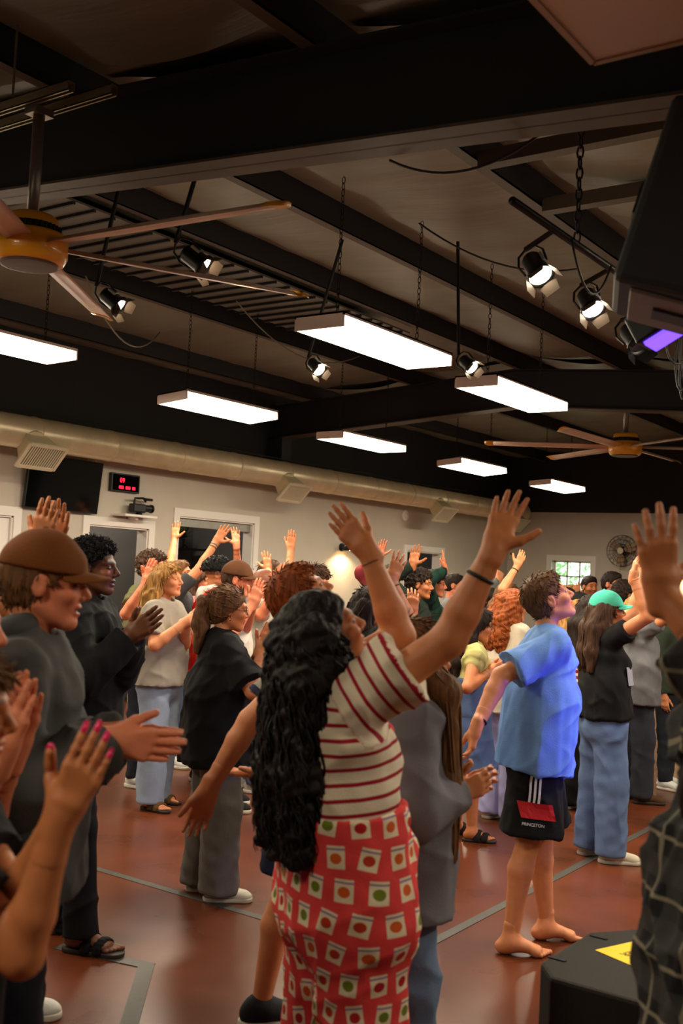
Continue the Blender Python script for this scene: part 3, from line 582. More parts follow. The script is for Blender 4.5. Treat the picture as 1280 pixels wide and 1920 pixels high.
def nets(D, lo, h):                                # surface nets
    s = D < 0; c = s[:-1, :-1, :-1].astype(np.int8)
    for i, j, k in ((1,0,0),(0,1,0),(0,0,1),(1,1,0),(1,0,1),(0,1,1),(1,1,1)):
        c = c+s[i:s.shape[0]-1+i, j:s.shape[1]-1+j, k:s.shape[2]-1+k]
    act = (c > 0) & (c < 8); idx = np.argwhere(act); 
    if len(idx) == 0: return np.zeros((0, 3)), np.zeros((0, 4), int)
    vid = np.full(act.shape, -1, np.int64); vid[tuple(idx.T)] = np.arange(len(idx))
    cor = np.array([(i, j, k) for i in (0, 1) for j in (0, 1) for k in (0, 1)])
    val = np.stack([D[tuple((idx+o).T)] for o in cor], 1)
    acc = np.zeros((len(idx), 3)); cnt = np.zeros(len(idx))
    for a in range(8):
        for b in range(a+1, 8):
            if np.abs(cor[a]-cor[b]).sum() != 1: continue
            va, vb = val[:, a], val[:, b]; m = (va < 0) != (vb < 0)
            t = np.where(m, va/(va-vb+1e-20*(va == vb)), 0)
            acc += m[:, None]*(cor[a]+t[:, None]*(cor[b]-cor[a])); cnt += m
    V = lo+(idx+acc/cnt[:, None])*h; Q = []
    for axis in range(3):
        o = np.eye(3, dtype=int)[axis]; e1, e2 = np.eye(3, dtype=int)[(axis+1) % 3], np.eye(3, dtype=int)[(axis+2) % 3]
        A = s[tuple(slice(0, s.shape[i]-o[i]) for i in range(3))]; B = s[tuple(slice(o[i], s.shape[i]) for i in range(3))]
        E_ = np.argwhere(A != B); ok = (E_[:, (axis+1) % 3] > 0) & (E_[:, (axis+2) % 3] > 0); 
        for i in range(3): ok &= E_[:, i] < act.shape[i]
        E_ = E_[ok]; inside = s[tuple(E_.T)]
        q = np.stack([vid[tuple((E_-e1-e2).T)], vid[tuple((E_-e2).T)], vid[tuple(E_.T)], vid[tuple((E_-e1).T)]], 1)
        q = np.where(inside[:, None], q, q[:, ::-1]); Q.append(q[(q >= 0).all(1)])
    return V, np.concatenate(Q)
def vnormals(V, Q):
    n = np.cross(V[Q[:, 2]]-V[Q[:, 0]], V[Q[:, 3]]-V[Q[:, 1]]); N = np.zeros_like(V)
    for k in range(4): np.add.at(N, Q[:, k], n)
    return N/(np.linalg.norm(N, axis=1)[:, None]+1e-12)
def waves(V, seed, n, lo, hi, squash=(1, 1, 1)):
    R_ = np.random.RandomState(seed); out = np.zeros(len(V))
    for _ in range(n):
        k = R_.randn(3); k = k/np.linalg.norm(k)*R_.uniform(lo, hi)*np.array(squash); out += np.sin(V@k+R_.uniform(0, 6.28)+1.3*np.sin(V@k[[1, 2, 0]]*.5))
    return out/n
def folds(V, seed, ax):                            # sharp cloth creases
    R_ = np.random.RandomState(seed); out = np.zeros(len(V))
    for _ in range(5):
        k = R_.randn(3); k = k/np.linalg.norm(k)*R_.uniform(20, 48); w = V@k+R_.uniform(0, 6.28)+1.8*np.sin(V@(R_.randn(3)*9)); out += (1-np.abs(np.sin(w*.5)))**2*np.clip(.5+np.sin(V@(R_.randn(3)*8)+R_.uniform(0, 6)), 0, 1.2)
    return out*.9-.6
def solid(ops, h, post=None, lo=None, hi=None, disp=None):
    if lo is None: lo = np.min([p.lo for o, p, k in ops if o == '+'], 0); hi = np.max([p.hi for o, p, k in ops if o == '+'], 0)
    D, l0 = field(ops, lo, hi, h, post); V, Q = nets(D, l0, h)
    if disp is not None and len(V): V = V+vnormals(V, Q)*disp(V)[:, None]
    return V, Q
def join(parts):
    Vs, Qs, k = [], [], 0
    for V, Q in parts:
        if len(V): Vs.append(V); Qs.append(Q+k); k += len(V)
    return np.concatenate(Vs), np.concatenate(Qs)
def emit(name, V, Q, m, parent, cols=None, fab=None, smooth=True):
    me = bpy.data.meshes.new(name); V = V-np.array(parent.location) if parent is not None and parent.parent is None else V
    if parent is not None and parent.parent is not None: V = V-np.array(parent.parent.location)
    me.vertices.add(len(V)); me.vertices.foreach_set('co', V.astype(np.float32).ravel())
    me.loops.add(Q.size); me.loops.foreach_set('vertex_index', Q.astype(np.int32).ravel())
    me.polygons.add(len(Q)); me.polygons.foreach_set('loop_start', np.arange(0, Q.size, 4, dtype=np.int32)); me.polygons.foreach_set('loop_total', np.full(len(Q), 4, np.int32))
    me.update(calc_edges=True); me.validate()
    if smooth: me.polygons.foreach_set('use_smooth', np.ones(len(me.polygons), bool))
    if cols is not None:
        a = me.color_attributes.new('tint', 'FLOAT_COLOR', 'POINT'); a.data.foreach_set('color', np.concatenate([cols, np.ones((len(cols), 1))], 1).astype(np.float32).ravel())
    if fab is not None:
        a = me.attributes.new('fab', 'FLOAT_VECTOR', 'POINT'); a.data.foreach_set('vector', fab.astype(np.float32).ravel())
    me.materials.append(m); o = bpy.data.objects.new(name, me); COL.objects.link(o); o.parent = parent
    return o
# ---- materials for people
def skin_mat():
    if 'skin' in MATS: return MATS['skin']
    m = mat('skin', (.8, .6, .5), .52, spec=.4); nt = m.node_tree; b = nt.nodes['Principled BSDF']
    a = nt.nodes.new('ShaderNodeVertexColor'); a.layer_name = 'tint'
    n = nt.nodes.new('ShaderNodeTexNoise'); n.inputs['Scale'].default_value = 35; tc = nt.nodes.new('ShaderNodeTexCoord'); nt.links.new(tc.outputs['Object'], n.inputs['Vector'])
    mr = nt.nodes.new('ShaderNodeMapRange'); mr.inputs[3].default_value = .86; mr.inputs[4].default_value = 1.12; nt.links.new(n.outputs[0], mr.inputs[0])
    mx = nt.nodes.new('ShaderNodeMixRGB'); mx.blend_type = 'MULTIPLY'; mx.inputs[0].default_value = 1; nt.links.new(a.outputs[0], mx.inputs[1]); nt.links.new(mr.outputs[0], mx.inputs[2])
    nt.links.new(mx.outputs[0], b.inputs['Base Color']); b.inputs['Subsurface Weight'].default_value = .08; b.inputs['Subsurface Radius'].default_value = (.02, .008, .005); b.inputs['Subsurface Scale'].default_value = .3
    return m
def hair_mat(name, rgb):
    return mat('hair_'+name, rgb, .62, noise=.5, scale=70, bump=.6, bscale=110, stretch=(1, 1, .12), spec=.2)
def cloth(name, rgb, pattern=None, rough=.85):
    key = 'cloth_'+name
    if key in MATS: return MATS[key]
    m = mat(key, rgb, rough, noise=.10, scale=9, bump=.25, bscale=260, spec=.25)
    if pattern is None: return m
    nt = m.node_tree; b = nt.nodes['Principled BSDF']; at_ = nt.nodes.new('ShaderNodeAttribute'); at_.attribute_name = 'fab'; sep = nt.nodes.new('ShaderNodeSeparateXYZ'); nt.links.new(at_.outputs['Vector'], sep.inputs[0])
    def M_(op, a, b_=None, c=None):
        n = nt.nodes.new('ShaderNodeMath'); n.operation = op
        for i, v in enumerate((a, b_, c)):
            if v is None: continue
            if isinstance(v, (int, float)): n.inputs[i].default_value = v
            else: nt.links.new(v, n.inputs[i])
        return n.outputs[0]
    def mixc(fac, c1, c2):
        n = nt.nodes.new('ShaderNodeMixRGB')
        for i, v in enumerate((fac, c1, c2)):
            if isinstance(v, tuple): n.inputs[i].default_value = (*lin(v), 1)
            elif isinstance(v, (int, float)): n.inputs[i].default_value = v
            else: nt.links.new(v, n.inputs[i])
        return n.outputs[0]
    kind = pattern[0]
    if kind == 'stripe':                            # ('stripe', colour, period, duty)
        f = M_('LESS_THAN', M_('FRACT', M_('DIVIDE', sep.outputs[1], pattern[2])), pattern[3]); col = mixc(f, rgb, pattern[1])
    elif kind == 'plaid':
        f1 = M_('LESS_THAN', M_('FRACT', M_('DIVIDE', sep.outputs[1], .11)), .42); f2 = M_('LESS_THAN', M_('FRACT', M_('DIVIDE', sep.outputs[0], .11)), .42)
        l1 = M_('LESS_THAN', M_('FRACT', M_('DIVIDE', M_('ADD', sep.outputs[1], .033), .11)), .07); l2 = M_('LESS_THAN', M_('FRACT', M_('DIVIDE', M_('ADD', sep.outputs[0], .033), .11)), .07)
        c = mixc(M_('MULTIPLY', f1, .55), rgb, pattern[1]); c = mixc(M_('MULTIPLY', f2, .55), c, pattern[1]); col = mixc(M_('MULTIPLY', M_('MAXIMUM', l1, l2), .8), c, pattern[2])
    elif kind == 'packets':                         # small printed seed packets
        u, v = sep.outputs[0], sep.outputs[1]; row = M_('FLOOR', M_('DIVIDE', v, .076)); uo = M_('ADD', u, M_('MULTIPLY', M_('FRACT', M_('MULTIPLY', row, .377)), .05))
        cx = M_('FRACT', M_('DIVIDE', uo, .063)); cy = M_('FRACT', M_('DIVIDE', v, .076)); ci = M_('FLOOR', M_('DIVIDE', uo, .063))
        rn = nt.nodes.new('ShaderNodeTexWhiteNoise'); rn.noise_dimensions = '2D'; cb = nt.nodes.new('ShaderNodeCombineXYZ'); nt.links.new(ci, cb.inputs[0]); nt.links.new(row, cb.inputs[1]); nt.links.new(cb.outputs[0], rn.inputs['Vector'])
        ja = M_('MULTIPLY', M_('SUBTRACT', rn.outputs[0], .5), .55); x0_, y0_ = M_('SUBTRACT', cx, .5), M_('SUBTRACT', cy, .5); cx = M_('ADD', M_('ADD', x0_, M_('MULTIPLY', ja, y0_)), .5); cy = M_('ADD', M_('SUBTRACT', y0_, M_('MULTIPLY', ja, x0_)), .5)
        ins = M_('MULTIPLY', M_('LESS_THAN', M_('ABSOLUTE', M_('SUBTRACT', cx, .5)), .29), M_('LESS_THAN', M_('ABSOLUTE', M_('SUBTRACT', cy, .5)), .36))
        dx, dy = M_('SUBTRACT', cx, .5), M_('MULTIPLY', M_('SUBTRACT', cy, .46), 1.1)
        dot = M_('LESS_THAN', M_('ADD', M_('MULTIPLY', dx, dx), M_('MULTIPLY', dy, dy)), .035)
        rc = nt.nodes.new('ShaderNodeValToRGB'); rc.color_ramp.interpolation = 'CONSTANT'; nt.links.new(rn.outputs[0], rc.inputs[0])
        for i, cc in enumerate(((.72, .22, .10), (.42, .48, .12), (.80, .35, .12), (.70, .12, .14))):
            e = rc.color_ramp.elements[i] if i < 2 else rc.color_ramp.elements.new(i*.25); e.position = i*.25; e.color = (*lin(cc), 1)
        band = M_('MULTIPLY', M_('GREATER_THAN', cy, .72), M_('LESS_THAN', cy, .78))
        pk = mixc(dot, (.88, .82, .70), rc.outputs[0]); pk = mixc(band, pk, (.55, .45, .6)); col = mixc(ins, rgb, pk)
    nt.links.new(col, b.inputs['Base Color']); return m
# ---- hands
FING = [(.030, .098, .073, .0092), (.0095, .101, .081, .0094), (-.0115, .096, .075, .009), (-.031, .085, .059, .008)]
POSES = {'open': ((.06, .12, .10), .16, .95), 'clap': ((.08, .12, .1), .04, .6), 'relax': ((.30, .42, .3), .05, .45), 'fist': ((1.35, 1.6, 1.0), .0, .15), 'cup': ((.30, .35, .25), .08, .7), 'flat': ((.02, .05, .05), .05, .5)}
def hand_ops(w, d, n, right, sc, pose):
    d = nrm(d); n = nrm(n-d*(np.asarray(n)@d)); s = np.cross(d, n)*(1 if right else -1); (c1, c2, c3), spread, th = POSES[pose]; ops = []; tips = []
    P_ = lambda a, b, c=0: w+(d*a+s*b+n*c)*sc
    ops.append(('+', Cone(P_(-.03, 0), P_(.03, 0), .024*sc, .027*sc, L=s, q=.72), .012*sc))
    for i, (lat, kn, ln, r) in enumerate(FING):
        ops.append(('+', Cone(P_(.012, lat*.5), P_(kn, lat), .0145*sc, .0125*sc), .014*sc))
        a0 = P_(kn, lat); ang = 0; lateral = spread*(lat/.03)
        for j, (fr, cu) in enumerate(((.46, c1), (.30, c2), (.24, c3))):
            ang += cu*(1+.06*i); dd = nrm((d*math.cos(ang)+n*math.sin(ang))*math.cos(lateral)+s*math.sin(lateral)*max(.2, math.cos(ang)))
            b0 = a0+dd*ln*fr*sc; ops.append(('+', Cone(a0, b0, r*(1-.1*j)*sc, r*(.92-.1*j)*sc), .0045*sc)); a0 = b0
        tips.append((a0, dd, nrm(n*math.cos(ang)-d*math.sin(ang)), r*sc))
    t0 = P_(.022, .020, .006); td = nrm(d*(.95-.45*th)+s*th+n*.35); t1 = t0+td*.045*sc; ops.append(('+', Cone(t0, t1, .018*sc, .0145*sc), .012*sc))
    td2 = nrm(td+d*.35); t2 = t1+td2*.033*sc; ops.append(('+', Cone(t1, t2, .0125*sc, .0110*sc), .006*sc))
    td3 = nrm(td2+d*.2); t3 = t2+td3*.024*sc; ops.append(('+', Cone(t2, t3, .0108*sc, .009*sc), .004*sc)); tips.append((t3, td3, nrm(n-td3*(n@td3)), .011*sc))
    ops.append(('+', Ell(P_(.045, .022, .010), np.stack([d, s, n]), np.array([.032, .016, .014])*sc), .01*sc))
    return ops, tips
# ---- the person builder
SKINS = {'fair': (.83, .54, .37), 'pink': (.84, .51, .37), 'tan': (.76, .47, .29), 'olive': (.68, .42, .26), 'brown': (.42, .25, .15)}
HAIRS = {'darkest': (.085, .062, .05), 'sand': (.36, .245, .14), 'black': (.055, .045, .042), 'dark': (.14, .095, .07), 'brown': (.26, .17, .11), 'light': (.42, .29, .18), 'blonde': (.62, .45, .24), 'ginger': (.50, .24, .09), 'auburn': (.55, .27, .10), 'curlyblonde': (.66, .48, .26)}
class Bones: pass
def solve_arm(sh, w, a, b, hint):
    v = w-sh; D_ = np.linalg.norm(v); mx = a+b-.004
    if D_ > mx:
        sc = min(D_/mx, 1.12); a *= sc; b *= sc
        if D_ > a+b-.004: w = sh+v/D_*(a+b-.004); D_ = a+b-.004
    u = v/np.linalg.norm(v); x = (a*a-b*b+D_*D_)/(2*D_); hgt = math.sqrt(max(0, a*a-x*x)); hp = hint-u*(hint@u); return sh+u*x+nrm(hp)*hgt, w
PEOPLE = []
def person(label, pos, face, S=1.70, fem=False, skin='fair', hair=('short', 'brown'), lean=(0, 0), head=(0, 0, 0), armR=None, armL=None, clap=None, top=None, bottom=None, shoes=('sneaker', (.8, .8, .78)), cap=None, glasses=False,
           near=1, build=1.0, legs=None, extras=(), mouth=0, beard=False, group='people in the crowd', tw=0, eyes=True):
    """pos: ground x, y;  face: heading vector;  head: (yaw to the left, pitch up, roll)"""
    k = S/1.75; B = Bones(); F = nrm(np.array([face[0], face[1], 0])); L = np.cross(UZ, F); base = np.array([pos[0], pos[1], 0.0])
    h_body = {0: .0085, 1: .0115, 2: .0165, 3: .022}[near]; h_fine = {0: .0035, 1: .0045, 2: .0062, 3: .0075}[near]
    T = empty('person', base, label, 'person', group)
    sp = nrm(UZ+F*lean[0]+L*lean[1]); Ls = nrm(L-sp*(L@sp)); Fs = np.cross(Ls, sp)
    if tw: Ls, Fs = nrm(Ls*math.cos(tw)-Fs*math.sin(tw)), nrm(Fs*math.cos(tw)+Ls*math.sin(tw))
    hip = base+UZ*.525*S; bw = build
    hipw, shw = (.098*k if fem else .090*k), ((.150 if fem else .172)*k*(.5+.5*bw))
    neck = hip+sp*.298*S; shz = hip+sp*.268*S
    sh = {1: shz-Ls*shw, -1: shz+Ls*shw}           # 1 right, -1 left
    hy, hp_, hr = head; piv = neck+sp*.040*S+Fs*.012*k
    hf = nrm(Fs*math.cos(hy)+Ls*math.sin(hy)); hl = np.cross(sp, hf); hf2 = nrm(hf*math.cos(hp_)+sp*math.sin(hp_)); hu = np.cross(hf2, hl)
    if hr: hl, hu = nrm(hl*math.cos(hr)+hu*math.sin(hr)), nrm(hu*math.cos(hr)-hl*math.sin(hr))
    hk = k*(.98 if fem else 1.0)*(1.75/S)**.5; HO = piv+hu*.085*hk+hf2*.018*hk
    Hp = lambda f, l, u: HO+(hf2*f+hl*l+hu*u)*hk
    HR = np.stack([hf2, hl, hu])
    # --- arms
    ua, fa, hs = .172*S, .150*S, S/1.75*(.95 if fem else 1.0); arms = {}
    if clap is not None:
        c = np.array(clap['at'], float); d = nrm(clap.get('dir', F*.55+UZ*.8)); sep = clap.get('gap', .022)
        Lc = nrm(L-d*(L@d))
        for sd in (1, -1):
            spec = dict(w=c-d*.085*hs-Lc*sd*sep, dir=d, n=Lc*sd, el=clap.get('el', -UZ*.8-L*sd*.55-F*.25), pose=clap.get('pose', 'clap'))
            if sd == 1 and armR is None: armR = spec
            if sd == -1 and armL is None: armL = spec
    for sd, sp_ in ((1, armR), (-1, armL)):
        if sp_ is None:
            sw_ = (F*.05-L*sd*.10-UZ); w = sh[sd]+nrm(sw_)*(ua+fa-.02); sp_ = dict(w=w, dir=nrm(-UZ+F*.15), n=L*sd, el=-F-L*sd*.4, pose='relax')
        w = np.array(sp_['w'], float); s0 = sh[sd].copy()
        v = w-s0; up = v[2]/np.linalg.norm(v)
        if up > .1: s0 = s0+sp*.045*k*up+Ls*sd*.02*k*up
        el, w = solve_arm(s0, w, ua, fa, np.array(sp_.get('el', -UZ-L*sd*.5), float)); d = nrm(sp_['dir']) if 'dir' in sp_ else (nrm(np.array(sp_['tip'])-w) if 'tip' in sp_ else nrm(w-el))
        n = np.array(sp_.get('n', F), float); n = n-d*(n@d)
        if np.linalg.norm(n) < .1: n = L*sd-d*((L*sd)@d)
        arms[sd] = dict(sh=s0, el=el, w=w, d=d, n=nrm(n), pose=sp_.get('pose', 'open'))
    # --- legs
    legp = {}
    for sd in (1, -1):
        hj = hip-L*sd*hipw*.92-UZ*.01
        ft = base-L*sd*.105*k+F*(.03*sd)
        toe = F-L*sd*.22; kb = .015
        if legs: ft = base+F*legs[sd][0]-L*sd*legs[sd][1]; toe = F*math.cos(legs[sd][2])-L*sd*math.sin(legs[sd][2]); kb = legs[sd][3] if len(legs[sd]) > 3 else .015
        an = ft+UZ*.075*k; kn = hj+(an-hj)*.48+F*kb; legp[sd] = (hj, kn, an, nrm(toe))
    B.__dict__.update(F=F, L=L, sp=sp, Ls=Ls, Fs=Fs, hip=hip, neck=neck, sh=sh, arms=arms, legs=legp, HO=HO, HR=HR, hk=hk, k=k, Hp=Hp, T=T, hipw=hipw, base=base)
    q = .70
    def torso(e, hem=None, loose=0.0):
        o = []; A = lambda z, f=0: hip+sp*z*S+Fs*f*k; wd = (1.03 if fem else 1.0)*bw
        if hem is None: o.append(('+', Cone(A(-.03), A(.05), (.117*wd)*k+e, (.106*bw)*k+e, L=Ls, q=q), .03))
        o.append(('+', Cone(A(.05), A(.14), (.104 if not fem else .096)*bw*k+e+loose, .108*bw*k+e+loose, L=Ls, q=q), .03))
        o.append(('+', Cone(A(.14), A(.235), .112*(.95 if fem else 1)*bw*k+e+loose*.6, .113*(.9 if fem else 1)*bw*k+e, L=Ls, q=q), .03))
        o.append(('+', Cone(A(.235), A(.275), .105*(.9 if fem else 1)*bw*k+e, .07*k+e, L=Ls, q=.6), .03))
        if fem:
            for sd in (1, -1): o.append(('+', Ell(A(.195, .075)-Ls*sd*.07*k, np.stack([Fs, Ls, sp]), np.array([.055, .065, .065])*k*(.6+.4*bw)+e), .035))
        for sd in (1, -1):
            o.append(('+', Cone(neck-sp*.010*S, arms[sd]['sh']+sp*.004*S, .044*k+e, .038*k+e), .04)); o.append(('+', Cone(arms[sd]['sh'], arms[sd]['sh']+(arms[sd]['el']-arms[sd]['sh'])*.25, .050*k*(.5+.5*bw)+e, .048*k*(.5+.5*bw)+e), .03))
        return o
    topd = dict(col=('grey', (.5, .5, .5)), sleeve='short', hem=-.03, fit=.012, pat=None); topd.update(top or {})
    botd = dict(kind='pants', col=('jeans', (.35, .42, .52)), fit=.014, cuff=.06); botd.update(bottom or {})
    ab = (.45+.55*bw)
    # --- body mesh: trunk and limbs, then head, hands (and bare feet) at finer steps
    ops = torso(-.012)
    for sd in (1, -1):
        a = arms[sd]; bulge = a['el']+(a['w']-a['el'])*.3
        ops += [('+', Cone(a['sh'], a['el'], .050*k*ab, .041*k*ab), .02), ('+', Cone(a['el'], bulge, .041*k*ab, .042*k*ab), .015), ('+', Cone(bulge, a['w'], .042*k*ab, .026*k), .01)]
        hj, kn, an, to = legp[sd]; cb = kn+(an-kn)*.32-F*.012*k
        ops += [('+', Cone(hj, kn, .085*k*ab, .055*k*ab), .02), ('+', Cone(kn, cb, .052*k*ab, .057*k*ab), .02), ('+', Cone(cb, an, .055*k*ab, .034*k), .02)]
    neckops = [('+', Cone(neck-sp*.02*S-Fs*.008*k, Hp(-.030, 0, -.035), .055*k*(.88 if fem else 1), .049*k*(.86 if fem else 1)), .014)]
    parts = [solid(ops+neckops, h_body)]
    hd = neckops+[('+', Ell(Hp(-.012, 0, .035), HR, np.array([.096, .076, .085])*hk), .01), ('+', Ell(Hp(.028, 0, -.028), HR, np.array([.064, .056, .080])*hk), .025)]
    jw = .040 if fem else .046
    for s in (1, -1): hd.append(('+', Cone(Hp(-.012, s*jw, -.048), Hp(.058, s*.018, -.092), .017*hk, .016*hk), .018))
    hd += [('+', Ell(Hp(.068, 0, -.094), HR, np.array([.020, .022, .018])*hk), .02)]
    for s in (1, -1):
        hd += [('+', Cone(Hp(.070, s*.044, .026), Hp(.083, s*.012, .024), .011*hk, .012*hk), .014), ('+', Ell(Hp(.062, s*.040, -.022), HR, np.array([.022, .020, .018])*hk), .02)]
        hd += [('-', Ell(Hp(.093, s*.031, .006), HR, np.array([.016, .017, .011])*hk), .008), ('+', Ell(Hp(.073, s*.031, .006), HR, np.array([.0145, .0145, .0125])*hk), .002)]
        hd += [('+', Ell(Hp(-.008, s*.076, .000), HR, np.array([.020, .008, .031])*hk), .006), ('-', Ell(Hp(-.006, s*.086, .003), HR, np.array([.010, .007, .018])*hk), .004)]
    hd += [('+', Cone(Hp(.084, 0, .018), Hp(.108, 0, -.022), .008*hk, .0115*hk), .010), ('+', Cone(Hp(.096, -.012, -.029), Hp(.096, .012, -.029), .008*hk, .008*hk), .006)]
    hd += [('+', Ell(Hp(.083, 0, -.052), HR, np.array([.014, .024, .0075])*hk), .006), ('+', Ell(Hp(.081, 0, -.066-.010*mouth), HR, np.array([.013, .020, .008])*hk), .006)]
    hd += [('-', Ell(Hp(.100, 0, -.0592-.005*mouth), HR, np.array([.022, .021, .0022+.0085*mouth])*hk), .003)]
    lo = np.min([p.lo for o, p, _ in hd[1:] if o == '+'], 0)-.004; hi = np.max([p.hi for o, p, _ in hd[1:] if o == '+'], 0)+.004
    zc = HO-sp*.12*hk; lo2 = np.minimum(lo, zc-.03)
    parts.append(solid(hd, h_fine*1.15, lo=lo2, hi=hi))
    B.tips = {}
    for sd in (1, -1):
        a = arms[sd]; ho, tips = hand_ops(a['w'], a['d'], a['n'], sd == 1, hs, a['pose']); B.tips[sd] = tips
        ho = [('+', Cone(a['w']+(a['el']-a['w'])*.3, a['w'], .034*k, .026*k), .012)]+ho
        parts.append(solid(ho, h_fine))
    if shoes[0] in ('bare', 'sandal', 'flipflop'):
        for sd in (1, -1):
            hj, kn, an, to = legp[sd]; si = np.cross(UZ, to); g = an*np.array([1, 1, 0]); fk = k*(.92 if fem else 1)
            P_ = lambda f, s_, z: g+(to*f+si*s_+UZ*z)*fk
            lift = .0 if shoes[0] == 'bare' else .016
            fo = [('+', Cone(an+UZ*.05, P_(-.005, 0, .05+lift), .036*k, .036*k), .02), ('+', Ell(P_(-.03, 0, .032+lift), np.stack([to, si, UZ]), np.array([.042, .034, .033])*fk), .02), ('+', Cone(P_(0, 0, .055+lift), P_(.12, 0, .024+lift), .038*fk, .021*fk, L=si, q=.8), .03), ('+', Cone(P_(.11, -.024, .020+lift), P_(.12, .028, .018+lift), .020*fk, .018*fk), .02)]
            tf = sd*1.0                          # big toe on the inner side
            for j in range(5): s_ = tf*(.030-.0145*j); fo.append(('+', Cone(P_(.125-.003*j, s_*.95, .016+lift), P_(.178-.011*j, s_*1.08, .011+lift), (.0125 if j == 0 else .0098)*fk, (.012 if j == 0 else .0088)*fk), .005))
            parts.append(solid(fo, h_fine*1.2))
    V, Q = join(parts)
    c0 = np.array(lin(SKINS[skin])); cols = np.tile(c0, (len(V), 1)); rel = (V-HO)@HR.T/hk
    def blend(mask, c, f): cols[mask] = cols[mask]*(1-f)+np.array(lin(c))*f
    hcol = HAIRS[hair[1]] if hair else (.2, .15, .1)
    face_ = (rel[:, 0] > .05) & (np.abs(rel[:, 1]) < .075) & (rel[:, 2] > -.13) & (rel[:, 2] < .12)
    lip = face_ & (np.abs(rel[:, 2]+.0585+.004*mouth) < .0115+.006*mouth) & (np.abs(rel[:, 1]) < .023) & (rel[:, 0] > .072)
    blend(lip, (SKINS[skin][0]*.86, SKINS[skin][1]*.62, SKINS[skin][2]*.66), .8)
    if mouth: blend(face_ & (np.abs(rel[:, 2]+.0592+.005*mouth) < .003+.006*mouth) & (np.abs(rel[:, 1]) < .017) & (rel[:, 0] > .06) & (rel[:, 0] < .086), (.18, .06, .06), .9)
    brow = face_ & (np.abs(rel[:, 2]-.0285+abs(0)*0) < .0055) & (np.abs(np.abs(rel[:, 1])-.031) < .019) & (rel[:, 0] > .06); blend(brow, hcol, .85)
    lid = face_ & (np.abs(rel[:, 2]-.006) < .006) & (np.abs(np.abs(rel[:, 1])-.031) < .014) & (rel[:, 0] > .062); blend(lid, (.10, .07, .06), .75 if eyes else .35)
    ck = face_ & (np.abs(rel[:, 2]+.025) < .022) & (np.abs(np.abs(rel[:, 1])-.042) < .02); blend(ck, (.85, .42, .36), .16)
    if beard: blend((rel[:, 2] < -.035) & (rel[:, 2] > -.125) & (rel[:, 0] > -.005) & ~lip & (np.abs(rel[:, 1]) < .08), hcol, .6 if beard is True else beard)
    if hair and hair[0] in ('buzz', 'fade'):
        sc_ = (rel[:, 2] > .0+.75*np.maximum(0, rel[:, 0]-.02)) & (rel[:, 0]*.75-.66*(rel[:, 2]-.058)-.056 < 0) & (rel[:, 2] > -.06) & (np.abs(rel[:, 1]) < .083); blend(sc_, hcol, .72)
    B.body = emit('body', V, Q, skin_mat(), T, cols)
    # --- eyes
    if near <= 1 and eyes:
        for s in (1, -1):
            c = Hp(.0755, s*.031, .006); v, f_ = [], []
            e = Ell(c, HR, np.array([.0135, .0125, .0070])*hk); ev, eq = solid([('+', e, 0)], .0028)
            r2 = (ev-c)@HR.T/hk; cc = np.where(((r2[:, 1]**2+r2[:, 2]**2) < .0055**2)[:, None], np.array(lin((.10, .07, .05))), np.array(lin((.78, .74, .70)))); emit('eye', ev, eq, skin_mat(), T, cc)
    # --- top
    if topd['col'] is not None:
        e = topd['fit']; o = torso(e+.004, loose=topd.get('loose', .012)); hem = hip+sp*topd['hem']*S
        hw = max(.117*(1.08 if fem else 1)*bw*k, .108*k)+e+.006+topd.get('loose', .012)
        if topd['hem'] > .05: hw = .098*bw*k+e
        o.append(('+', Cone(hip+sp*.10*S, hem, hw*.97, hw*topd.get('flare', 1.04), True, Ls, q+.03), .03)); segs = {}
        slv = topd['sleeve']
        for sd in (1, -1):
            a = arms[sd]; s1 = slv if isinstance(slv, str) else slv[sd]; rs = .049*k*ab+e; sl = topd.get('wide', .012)
            if s1 == 'short': en = a['sh']+(a['el']-a['sh'])*topd.get('slen', .62); o.append(('+', Cone(a['sh'], en, rs+.004, rs+sl, True), .028)); segs[sd] = [(a['sh'], en)]
            elif s1 in ('long', 'rolled'):
                en = a['el']+(a['w']-a['el'])*(.97 if s1 == 'long' else topd.get('roll', .35)); o += [('+', Cone(a['sh'], a['el'], rs+.003, .048*k*ab+e+sl*.6), .028), ('+', Cone(a['el'], en, .048*k*ab+e+sl*.6, (.034*k if s1 == 'long' else .05*k)+e*.8+sl*.5, True), .02)]; segs[sd] = [(a['sh'], a['el']), (a['el'], en)]
            elif s1 == 'cap': en = a['sh']+(a['el']-a['sh'])*.22; o.append(('+', Cone(a['sh'], en, rs+.006, rs+.02, True), .02)); segs[sd] = [(a['sh'], en)]
        if fem and topd['hem'] < .03:
            for sd in (1, -1): o.append(('+', Ell(hip-sp*.012*S-F*.05*k-L*sd*.06*k, np.stack([F, L, UZ]), np.array([.078, .08, .085])*k*(.5+.5*bw)+e+.006), .03))
        hemp = hip+sp*(topd['hem']-.003)*S
        def hemcut(D, ax):
            X, Y, Z = ax[0][:, None, None], ax[1][None, :, None], ax[2][None, None, :]; pl = -((X-hemp[0])*sp[0]+(Y-hemp[1])*sp[1]+(Z-hemp[2])*sp[2])
            lat_ = (X-hemp[0])*Ls[0]+(Y-hemp[1])*Ls[1]+(Z-hemp[2])*Ls[2]; fd_ = (X-hemp[0])*Fs[0]+(Y-hemp[1])*Fs[1]+(Z-hemp[2])*Fs[2]
            return np.maximum(D, np.where((np.abs(lat_) < hw*1.9+.02) & (np.abs(fd_) < .24), pl, -1)).astype(np.float32)
        nk = neck+sp*.012*S
        o.append(('-', Cone(nk+sp*.0+Fs*.012, nk+sp*.08+Fs*.03, .052*k, .075*k), .008))
